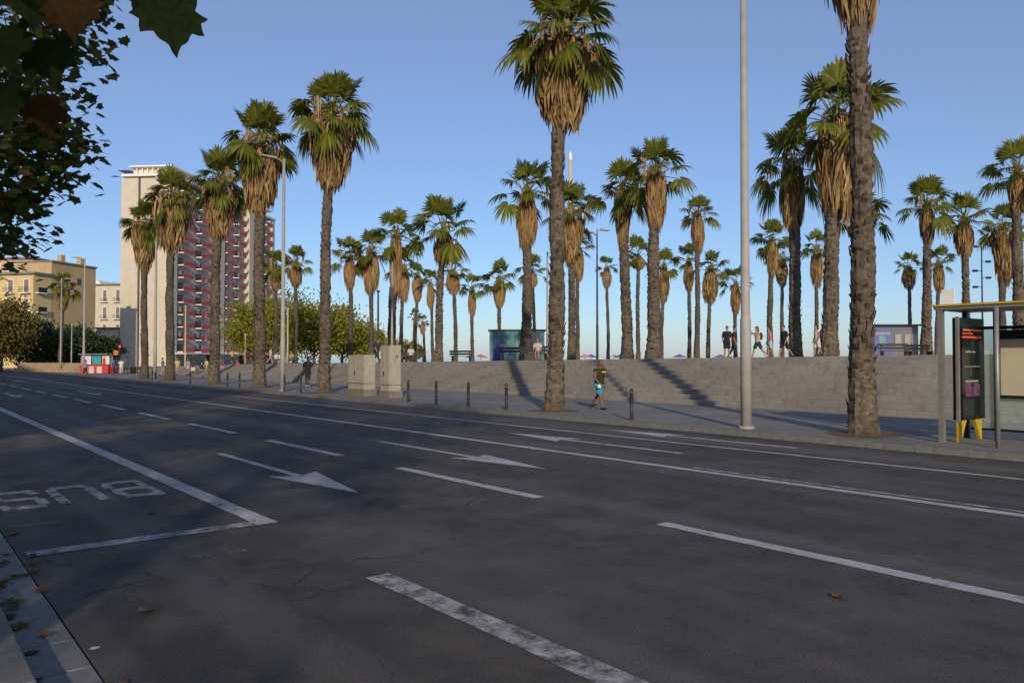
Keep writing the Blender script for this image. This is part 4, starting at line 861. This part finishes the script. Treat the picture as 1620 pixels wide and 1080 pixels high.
b = MB(); b.box(.45, .95, -.075, -.062, 1.1, 1.65); build(b, 'poster_picture', mat('poster_teal', (.2, .4, .42), .4, .5, 4), pb); b = MB(); b.box(.2, 1.25, -.075, -.062, 1.75, 1.95); build(b, 'poster_title', MC['poster_grey'], pb)
for x_ in (1.6, 2.3, 2.8):
    b = MB(); b.box(x_, x_ + .45, -.05, -.01, .9, 1.8); build(b, 'shutter', M_STEEL, kio)

# ---- far left corner: low wall, red stall, traffic light, bin
b = MB(); A = g0(22, 108); B_ = g0(118, 100); d_ = (B_ - A).normalized(); nr = Vector((-d_.y, d_.x, 0)); L = (B_ - A).length
wl = empty('low_wall', 'low tan stone wall at the street corner by the dark trees', 'wall', A); wl.rotation_euler = (0, 0, math.atan2(d_.y, d_.x))
for k in range(3):
    b = MB(); b.box(0, L, k * .45, .45 + k * .45 - .02, .02, .62 + k * .36); build(b, 'course', mat('tan_stone', (.42, .31, .18), .85, .25, 2), wl)
p = g0(126, 92); st = empty('market_stall', 'red and white street stall with poster panels at the corner', 'stall', (p.x, 92, .12)); ws = 50 / F * 92
b = MB(); b.box(0, ws, 0, 1.6, 0.05, 1.05); build(b, 'counter', M_REDS, st)
for i, (cc, nm) in enumerate((((.75, .74, .78), 'white'), ((.05, .33, .4), 'teal'), ((.7, .72, .66), 'pale'))):
    b = MB(); b.box(.15 + i * 1.22, 1.25 + i * 1.22, .2, .26, 1.1, 2.2); build(b, 'poster_panel', mat('stall_' + nm, cc, .6, .3, 2), st)
b = MB(); b.box(2.7, 3.0, .12, .2, 1.1, 1.75); b.box(2.78, 2.92, .12, .2, 1.76, 2.0); build(b, 'red_emblem', M_REDS, st)
for i in range(2):
    b = MB(); b.box(1.15 + i * .95, 1.75 + i * .95, -.06, -.005, .05, .85); build(b, 'counter_panel', M_CRM, st)
b = MB(); b.box(-.1, ws + .1, -.2, 1.7, 2.25, 2.4); build(b, 'awning', mat('stall_grey', (.2, .2, .2), .7, .2, 2), st)
for x_ in (0, ws):
    b = MB(); b.box(x_ - .03, x_ + .03, .3, .36, 0, 2.25); build(b, 'pole', M_LAMP, st)
p = g0(190, 90); tl = empty('traffic_light', 'traffic light showing red before the tower foot', 'traffic light', (p.x, 90, .12))
b = MB(); b.tube([(0, 0, 0), (0, 0, 2.6)], .06, 8); build(b, 'pole', M_DARK, tl)
b = MB(); b.box(-.16, .16, -.14, .14, 2.3, 3.4); hd_ = build(b, 'housing', M_DARK, tl)
b = MB(); b.ball((0, -.14, 3.2), (.15, .06, .15), 10, 6); build(b, 'red_lamp', M_TRL, hd_)
b = MB(); b.ball((0, -.14, 2.85), (.1, .04, .1), 8, 5); b.ball((0, -.14, 2.5), (.1, .04, .1), 8, 5); build(b, 'dark_lamp', M_WIN, hd_)
b = MB(); b.box(-.75, -.2, -.05, .05, 2.2, 2.75); build(b, 'orange_sign', mat('orange_sign', (.6, .2, .04), .6, .2, 3), tl)
p = g0(212, 80); bn = empty('litter_bin', 'dark square litter bin on the pavement by the shortest palm', 'bin', (p.x, 80, .12))
b = MB(); b.box(-.3, .3, -.22, .22, .25, .95); build(b, 'body', M_DARK, bn)
for s in (-1, 1):
    b = MB(); b.box(s * .3 - .03, s * .3 + .03, -.05, .05, 0, 1.05); build(b, 'leg', M_STEEL, bn)

# ---- benches and tables on the plaza
def bench(px, Y, label, rz):
    p = dp(px, 560, Y); u, n = UN(p); root = empty('bench', label, 'bench', (p.x, Y, ztop(u)), rz, 'benches on the plaza')
    for i in range(3):
        b = MB(); b.box(-.9, .9, -.24 + i * .16, -.1 + i * .16, .42, .46); build(b, 'seat_slat', M_DARK, root)
    for i in range(2):
        b = MB(); b.box(-.9, .9, .26 + i * .03, .29 + i * .03, .55 + i * .2, .7 + i * .2); build(b, 'back_slat', M_DARK, root)
    for s in (-.7, .7):
        b = MB(); b.box(s - .03, s + .03, -.22, .3, 0, .42); b.box(s - .03, s + .03, .24, .3, .42, .9); build(b, 'leg', M_DARK, root)
for px, Y, rz, lab in ((846, 47, .2, 'dark bench in front of the glass pavilion'), (810, 50, .1, 'dark bench left of the pavilion palm'), (655, 62, 0, 'dark bench right of the narrow cabinet'), (730, 60, .3, 'dark bench between the open crowned palms'), (1455, 50, .1, 'dark bench beside the kiosk'), (1415, 47, -.1, 'dark bench in front of the kiosk poster')):
    bench(px, Y, lab, rz)

# ================================================================== people
VOX = {}
def remesh(mb, name, m, vox, parent, **kw):
    me = mb.mesh(name, m); o = bpy.data.objects.new(name, me); col.objects.link(o)
    md = o.modifiers.new('r', 'REMESH'); md.mode = 'VOXEL'; md.voxel_size = vox; md.use_smooth_shade = True
    s = o.modifiers.new('s', 'SMOOTH'); s.factor = .5; s.iterations = 3
    dg = bpy.context.evaluated_depsgraph_get(); me2 = bpy.data.meshes.new_from_object(o.evaluated_get(dg)); bpy.data.objects.remove(o)
    me2.name = name; me2.materials.clear(); me2.materials.append(m); return obj(name, me2, parent, **kw)
def skinm(k): return mat('skin_%d' % k, [(.34, .19, .12), (.26, .14, .085), (.38, .23, .16), (.18, .09, .055)][k], .55, .12, 8)
def cloth(c): return mat('cloth_%d_%d_%d' % tuple(int(x * 100) for x in c), c, .85, .25, 7)
def capsule(b, p, q, r0, r1, flat=1.0):
    n = 5; p, q = Vector(p), Vector(q); b.tube([p.lerp(q, i / (n - 1)) for i in range(n)], [(r0 + (r1 - r0) * i / (n - 1), (r0 + (r1 - r0) * i / (n - 1)) * flat) for i in range(n)], 10); b.ball(p, r0 * .99, 8, 6); b.ball(q, r1 * .99, 8, 6)
def person(label, loc, face, ht=1.72, step=.25, skin=0, shirt=None, legs=None, short=False, hair=(.03, .02, .015), arms=(0, 0), sleeve=False, cap=None, bag=None, sit=False, detail=False, group='people on the promenade', elbows=(.35, .35), hairlong=False, skirt=False, bend=0.0):
    """facing local -y; face: heading in radians; arms: swing of each upper arm"""
    k = ht / 1.72; root_kw = dict(label=label, cat='person', group=group, loc=loc, rz=face, scale=k)
    zp = .93 if not sit else .52
    pel = Vector((0, 0, zp)); ch = Vector((0, -.03 - bend * .3, zp + .42)); nk = Vector((0, -.04 - bend * .45, zp + .56)); hd = Vector((0, -.07 - bend * .5, zp + .70))
    hips = [Vector((s * .09, 0, zp - .03)) for s in (-1, 1)]; kn = []; an = []; toe = []
    for i, s in enumerate((-1, 1)):
        a = step * (1 if i == 0 else -1)
        if sit: kx = hips[i] + Vector((0, -.42, .0)); ax = kx + Vector((0, .02, -.42))
        else:
            kx = hips[i] + Vector((0, -math.sin(a) * .43, -math.cos(a) * .43)); bk = a if a > 0 else a * 1.9; ax = kx + Vector((0, -math.sin(bk * .7 if a > 0 else bk) * .42, -math.cos(bk * .7 if a > 0 else bk) * .42))
        kn.append(kx); an.append(ax); toe.append(ax + Vector((s * .02, -.15, -.045)))
    drop = min(a.z for a in an) - .085
    for L in (hips, kn, an, toe):
        for v in L: v.z -= drop
    for v in (pel, ch, nk, hd): v.z -= drop
    sh = [Vector((s * .175, ch.y + .01, ch.z + .05)) for s in (-1, 1)]; el = []; wr = []
    for i, s in enumerate((-1, 1)):
        a = arms[i]; e = sh[i] + Vector((s * .07, -math.sin(a) * .28, -math.cos(a) * .28)); f = a + elbows[i]; el.append(e); wr.append(e + Vector((-s * .02, -math.sin(f) * .25, -math.cos(f) * .25)))
    b = MB()
    b.tube([pel + Vector((0, 0, -.1)), pel, pel.lerp(ch, .4), pel.lerp(ch, .8), ch + Vector((0, 0, .05)), ch + Vector((0, 0, .1))], [(.13, .10), (.165, .12), (.14, .105), (.165, .12), (.17, .105), (.09, .07)], 14)
    capsule(b, nk - Vector((0, 0, .07)), hd, .058, .055); b.ball(hd + Vector((0, 0, .045)), (.075, .094, .115), 14, 10); b.ball(hd + Vector((0, -.03, -.03)), (.055, .06, .06), 10, 8)
    if detail: b.ball(hd + Vector((0, -.1, .025)), (.014, .022, .025), 8, 6); b.ball(hd + Vector((0, -.09, -.035)), (.028, .012, .012), 8, 6)
    for s in (-1, 1): b.ball(hd + Vector((s * .078, .01, .03)), (.014, .022, .034), 8, 6)
    for i, s in enumerate((-1, 1)):
        capsule(b, sh[i], el[i], .058, .044); capsule(b, el[i], wr[i], .043, .03); capsule(b, ch + Vector((0, 0, .05)), sh[i], .07, .062)
        d = (wr[i] - el[i]).normalized(); h0 = wr[i]; sd_ = Vector((0, 1, 0)); sd_ = (sd_ - d * sd_.dot(d)).normalized(); b.tube([h0, h0 + d * .05, h0 + d * .095], [(.026, .035), (.022, .042), (.018, .036)], 8)
        for j in range(4):
            fb = h0 + d * .085 + sd_ * (-.027 + .018 * j); m_ = fb + d * (.04 - .004 * abs(j - 1)) + Vector((-s * .012, 0, 0)); capsule(b, fb, m_, .0095, .009); capsule(b, m_, m_ + d * .03 + Vector((-s * .018, 0, 0)), .009, .008)
        capsule(b, h0 + d * .03 - sd_ * .03, h0 + d * .075 - sd_ * .058, .011, .009)
        capsule(b, hips[i] + Vector((0, 0, .02)), kn[i], .092, .058); capsule(b, kn[i], kn[i].lerp(an[i], .4) + Vector((0, .015, 0)), .058, .056); capsule(b, kn[i].lerp(an[i], .4) + Vector((0, .015, 0)), an[i], .055, .038)
        capsule(b, an[i] + Vector((0, .04, -.04)), toe[i], .04, .032, .8)
    body = remesh(b, 'person', skinm(skin), .013 if detail else .02, None, **root_kw)
    if shirt is not None:
        b = MB(); b.tube([pel + Vector((0, 0, -.06)), pel, pel.lerp(ch, .4), pel.lerp(ch, .8), ch + Vector((0, 0, .06)), ch + Vector((0, 0, .105))], [(.178, .135), (.185, .14), (.165, .128), (.188, .14), (.19, .125), (.1, .085)], 14)
        for i in (0, 1):
            capsule(b, ch + Vector((0, 0, .045)), sh[i], .085, .076)
            if sleeve: capsule(b, sh[i], sh[i].lerp(el[i], .75), .075, .066)
        so = remesh(b, 'shirt', cloth(shirt), .018, body)
        if detail: b = MB(); b.box(-.03, .115, ch.y - .145, ch.y - .128, ch.z - .03, ch.z + .02); build(b, 'shirt_print', mat('print_yellow', (.75, .62, .03), .7, .2, 9), so)
    if legs is not None:
        b = MB(); b.tube([pel + Vector((0, 0, -.13)), pel + Vector((0, 0, -.04)), pel + Vector((0, 0, .07))], [(.16, .125), (.178, .137), (.168, .126)], 14)
        for i in (0, 1):
            if short: capsule(b, hips[i], hips[i].lerp(kn[i], .72), .112, .102)
            elif skirt: capsule(b, hips[i], hips[i].lerp(kn[i], .5), .12, .13)
            else: capsule(b, hips[i], kn[i], .105, .073); capsule(b, kn[i], an[i] + Vector((0, 0, .05)), .073, .056)
        remesh(b, 'shorts' if short else ('skirt' if skirt else 'trousers'), cloth(legs), .018, body)
    for i in (0, 1):
        b = MB(); capsule(b, an[i] + Vector((0, .045, -.043)), toe[i] + Vector((0, 0, .004)), .05, .042, .85); remesh(b, 'shoe', cloth((.03, .03, .035) if not hairlong else (.5, .48, .45)), .015, body)
    b = MB(); b.ball(hd + Vector((0, .018, .066)), (.085, .1, .105), 12, 8)
    if hairlong: capsule(b, hd + Vector((0, .07, .03)), hd + Vector((0, .1, -.2)), .07, .05)
    if cap is not None: b = MB(); b.ball(hd + Vector((0, .006, .075)), (.09, .105, .095), 12, 8); b.box(-.06, .06, -.19 + hd.y + .05, hd.y, hd.z + .075, hd.z + .095)
    if hair is not None or cap is not None: remesh(b, 'cap' if cap is not None else 'hair', cloth(cap if cap is not None else hair), .018, body)
    if bag: b = MB(); b.ball(ch + Vector((0, .2, -.1)), (.15, .11, .22), 12, 9); remesh(b, 'backpack', cloth(bag), .02, body)
    return body, wr
def on_plaza(px, Y): p = dp(px, 560, Y); u, n = UN(p); return (p.x, Y, ztop(u))
p = gp(948, 647, .12)
man, wr = person('man walking on the pavement in olive sleeveless shirt and turquoise shorts', (p.x, p.y, .12), R(38), 1.70, .36, 3, (.036, .036, .013), (.04, .34, .46), True, (.12, .08, .06), (.15, -.3), detail=True, elbows=(.6, .55), group=None); man.scale = (1.16, 1.12, .99)
b = MB(); b.box(-.05, .05, -.03, .03, -.09, .03); build(b, 'held_cup', M_WHITE, man, loc=wr[0] + Vector((-.03, -.04, -.06)))
def pp_(label, px, Y, face, z=None, **kw):
    q = dp(px, 567, Y); loc = on_plaza(px, Y) if z is None else (q.x, Y, z); return person(label, loc, face, **kw)
pp_('person in black with a red cap standing on the plaza beside the dark figure', 1150, 42, R(150), cap=(.55, .08, .05), shirt=(.02, .02, .022), legs=(.02, .02, .022), short=True, step=.12, sleeve=True)
pp_('person in dark clothes behind the grey lamp post on the plaza', 1161, 42.5, R(70), shirt=(.025, .025, .03), legs=(.03, .03, .035), step=.25, sleeve=True)
pp_('woman with raised arm and dark backpack walking on the plaza', 1199, 42, R(-80), shirt=(.5, .42, .28), legs=(.04, .04, .05), short=True, step=.42, arms=(1.5, 1.1), elbows=(.6, 1.2), bag=(.02, .02, .03), hairlong=True)
pp_('shirtless person in pale shorts walking before the palm with bulging skirt', 1218, 43, R(-95), skin=0, legs=(.42, .45, .5), short=True, step=.15, shirt=(.5, .26, .24))
pp_('man in loose black shirt and shorts striding on the plaza', 1241, 42.5, R(-70), shirt=(.018, .018, .02), legs=(.02, .02, .025), short=True, step=.4, sleeve=True, ht=1.8)
pp_('woman in white top carrying a dark bag beside the broadest palm', 1293, 42, R(-85), shirt=(.62, .58, .52), legs=(.55, .55, .55), short=True, step=.2, hairlong=True, bag=(.03, .03, .04), ht=1.78)
pp_('person in dark jacket and white shoes standing by the kerbside palm', 487, rown(487, 21.0), R(200), z=.12, shirt=(.02, .02, .024), legs=(.03, .03, .035), step=.15, sleeve=True, ht=1.85, hairlong=True)
pp_('person in light blue shirt waiting at the corner by the stall', 135, 84, R(160), z=.0, shirt=(.2, .25, .42), legs=(.02, .02, .025), step=.2, sleeve=True)
pp_('person in blue top and pink bag bending beside the red stall', 179, 84, R(60), z=.12, shirt=(.06, .12, .4), legs=(.1, .1, .12), step=.3, sleeve=True, bag=(.6, .06, .2), ht=1.6, bend=.25)
pp_('person in white beside the traffic light and stall', 192, 88, R(20), z=.12, shirt=(.7, .7, .68), legs=(.6, .58, .52), step=.2, sleeve=True)
pp_('person in dark blue beside the traffic light pole', 199, 91, R(-20), z=.12, shirt=(.05, .07, .15), legs=(.05, .05, .06), step=.2, sleeve=True)
pp_('person in pale shirt sitting on the bench before the pavilion', 851, 47, R(-10), sit=True, step=0, shirt=(.5, .42, .36), legs=(.06, .07, .09), short=True, arms=(.5, .5), sleeve=True)
pp_('person in white seated on the bench by the narrow cabinet', 650, 62, R(10), sit=True, step=0, shirt=(.55, .53, .5), legs=(.05, .05, .07), arms=(.5, .5), sleeve=True)
pp_('person in black standing by the bench near the narrow cabinet', 643, 64, R(40), shirt=(.03, .03, .03), legs=(.12, .1, .09), step=.2, sleeve=True)
pp_('cyclist-like dark figure walking between the cabinets on the plaza', 597, 58, R(60), shirt=(.03, .04, .09), legs=(.04, .04, .05), step=.35, sleeve=True)
rc = random.Random(21); CN = ['white', 'black', 'dark red', 'tan', 'dark blue', 'yellow', 'rust', 'grey']
CW = [(.65, .62, .58), (.05, .05, .07), (.5, .1, .1), (.6, .45, .3), (.08, .1, .3), (.55, .5, .12), (.5, .25, .18), (.3, .32, .34)]
for i, px in enumerate((258, 281, 298, 306, 318, 327, 352, 367, 376, 392, 401, 428, 437, 462)):
    Y = rc.uniform(76, 90); q = dp(px, 567, Y); u, n = UN(q); z = ztop(min(u, 92)) if n > 29.4 else .12
    c = CW[rc.randrange(8)]
    k1 = rc.randrange(8); k2 = rc.randrange(8); c = CW[k1]; near_ = {258: 'the shortest palm', 281: 'the tower corner palm', 298: 'the pale post', 306: 'the ground floor canopy', 318: 'the shop window', 327: 'the third palm', 352: 'the lit fin wall', 367: 'the second fin wall', 376: 'the bollard pair', 392: 'the short post', 401: 'the dark palm trunk', 428: 'the street lamp', 437: 'the yellowish palm', 462: 'the ochre post'}[px]
    person('distant promenader in %s top near %s' % (CN[k1], near_), (q.x, Y, z), rc.uniform(0, 6.28), rc.uniform(1.6, 1.8), rc.uniform(.1, .4), rc.randrange(3), c, CW[k2], rc.random() < .5, sleeve=True, group='distant promenaders at the tower foot', sit=rc.random() < .3)

# ---- far beach: parasols behind the plaza
for i, px in enumerate((748, 760, 925, 935, 970, 982, 1000, 1075, 1140)):
    Y = 125 + 9 * (i % 4); q = dp(px, 561, Y); h = q.z + .62; cl_ = [(.7, .68, .65), (.6, .18, .12), (.65, .3, .25), (.1, .12, .35)][i % 4]
    o = empty('beach_parasol', 'small beach parasol seen over the plaza edge between palm trunks', 'parasol', (q.x, Y, -.62), 0, 'beach parasols beyond the plaza')
    b = MB(); b.tube([(0, 0, 0), (0, 0, h)], .04, 6); build(b, 'pole', M_WHITE, o)
    b = MB(); vs = [(0, 0, h + .1)]
    for j in range(8): vs.append((1.5 * math.cos(j * .7854), 1.5 * math.sin(j * .7854), h - .5))
    b.add(vs, [(0, 1 + j, 1 + (j + 1) % 8) for j in range(8)]); build(b, 'canopy', cloth(cl_), o)

# ---- fallen leaves in the gutter and on the road, litter
LM = [plane_foliage(random.Random(i), [Vector((0, 0, 0))], 1, .16, 0) for i in range(1)]
def fallen_mesh(seed):
    r = random.Random(seed); b = MB(); pts = leaf_poly(.13); c = Vector((.05, 0, .01)); cu = r.uniform(.3, 1.2)
    q = [Vector((p.x, p.y, .012 + cu * 3.0 * (p.y ** 2) + r.uniform(0, .012))) for p in pts]
    b.add([c] + q, [(0, 1 + i, 1 + (i + 1) % len(q)) for i in range(len(q))]); b.tube([(0, 0, .012), (-.04, .005, .02)], .003, 3); return b.mesh('fallen_leaf', M_FALL)
FL = [fallen_mesh(i) for i in range(5)]
rf_ = random.Random(4)
for i in range(95):
    u = rf_.uniform(1.5, 12); t = rf_.random()
    n = NG0 + .03 + abs(rf_.gauss(0, .09)) if t < .72 else (NG1 + rf_.uniform(-.16, .1) if t < .985 else rf_.uniform(1.2, 3.2))
    o = obj('fallen_leaf', FL[i % 5], None, 'curled brown plane leaf lying in the gutter of the near kerb' if n < NG1 + .3 else 'dry leaf lying on the asphalt of the bus bay', 'leaf', 'fallen leaves along the near gutter' if n < NG1 + .3 else 'stray leaves in the bus bay')
    o.location = W(u, n, .006 if n < NG1 else .004); o.rotation_euler = (rf_.uniform(-.15, .15), rf_.uniform(-.15, .15), rf_.uniform(0, 6.28)); o.scale = (rf_.uniform(.55, .95),) * 3
o = obj('fallen_leaf', FL[0], None, 'lone orange leaf lying on the open road', 'leaf', loc=gp(1325, 946, .005), rz=1.0, scale=.8)
def litter(px, py, z, label, s):
    r = random.Random(px); b = MB(); vs = [Vector((r.uniform(-1, 1) * s, r.uniform(-1, 1) * s, r.uniform(.005, s * .5))) for _ in range(9)]
    bmt = bmesh.new(); [bmt.verts.new(v) for v in vs]; bmesh.ops.convex_hull(bmt, input=bmt.verts); me = bpy.data.meshes.new('litter'); bmt.to_mesh(me); bmt.free(); me.materials.append(M_WHITE)
    obj('paper_litter', me, None, label, 'litter', loc=gp(px, py, z))
litter(150, 1027, .004, 'crumpled white paper scrap by the near gutter', .035); litter(1190, 687, .005, 'white paper scrap in the road below the lamp post', .09); litter(1338, 673, .124, 'white scrap on the pavement behind the thick palm', .08)
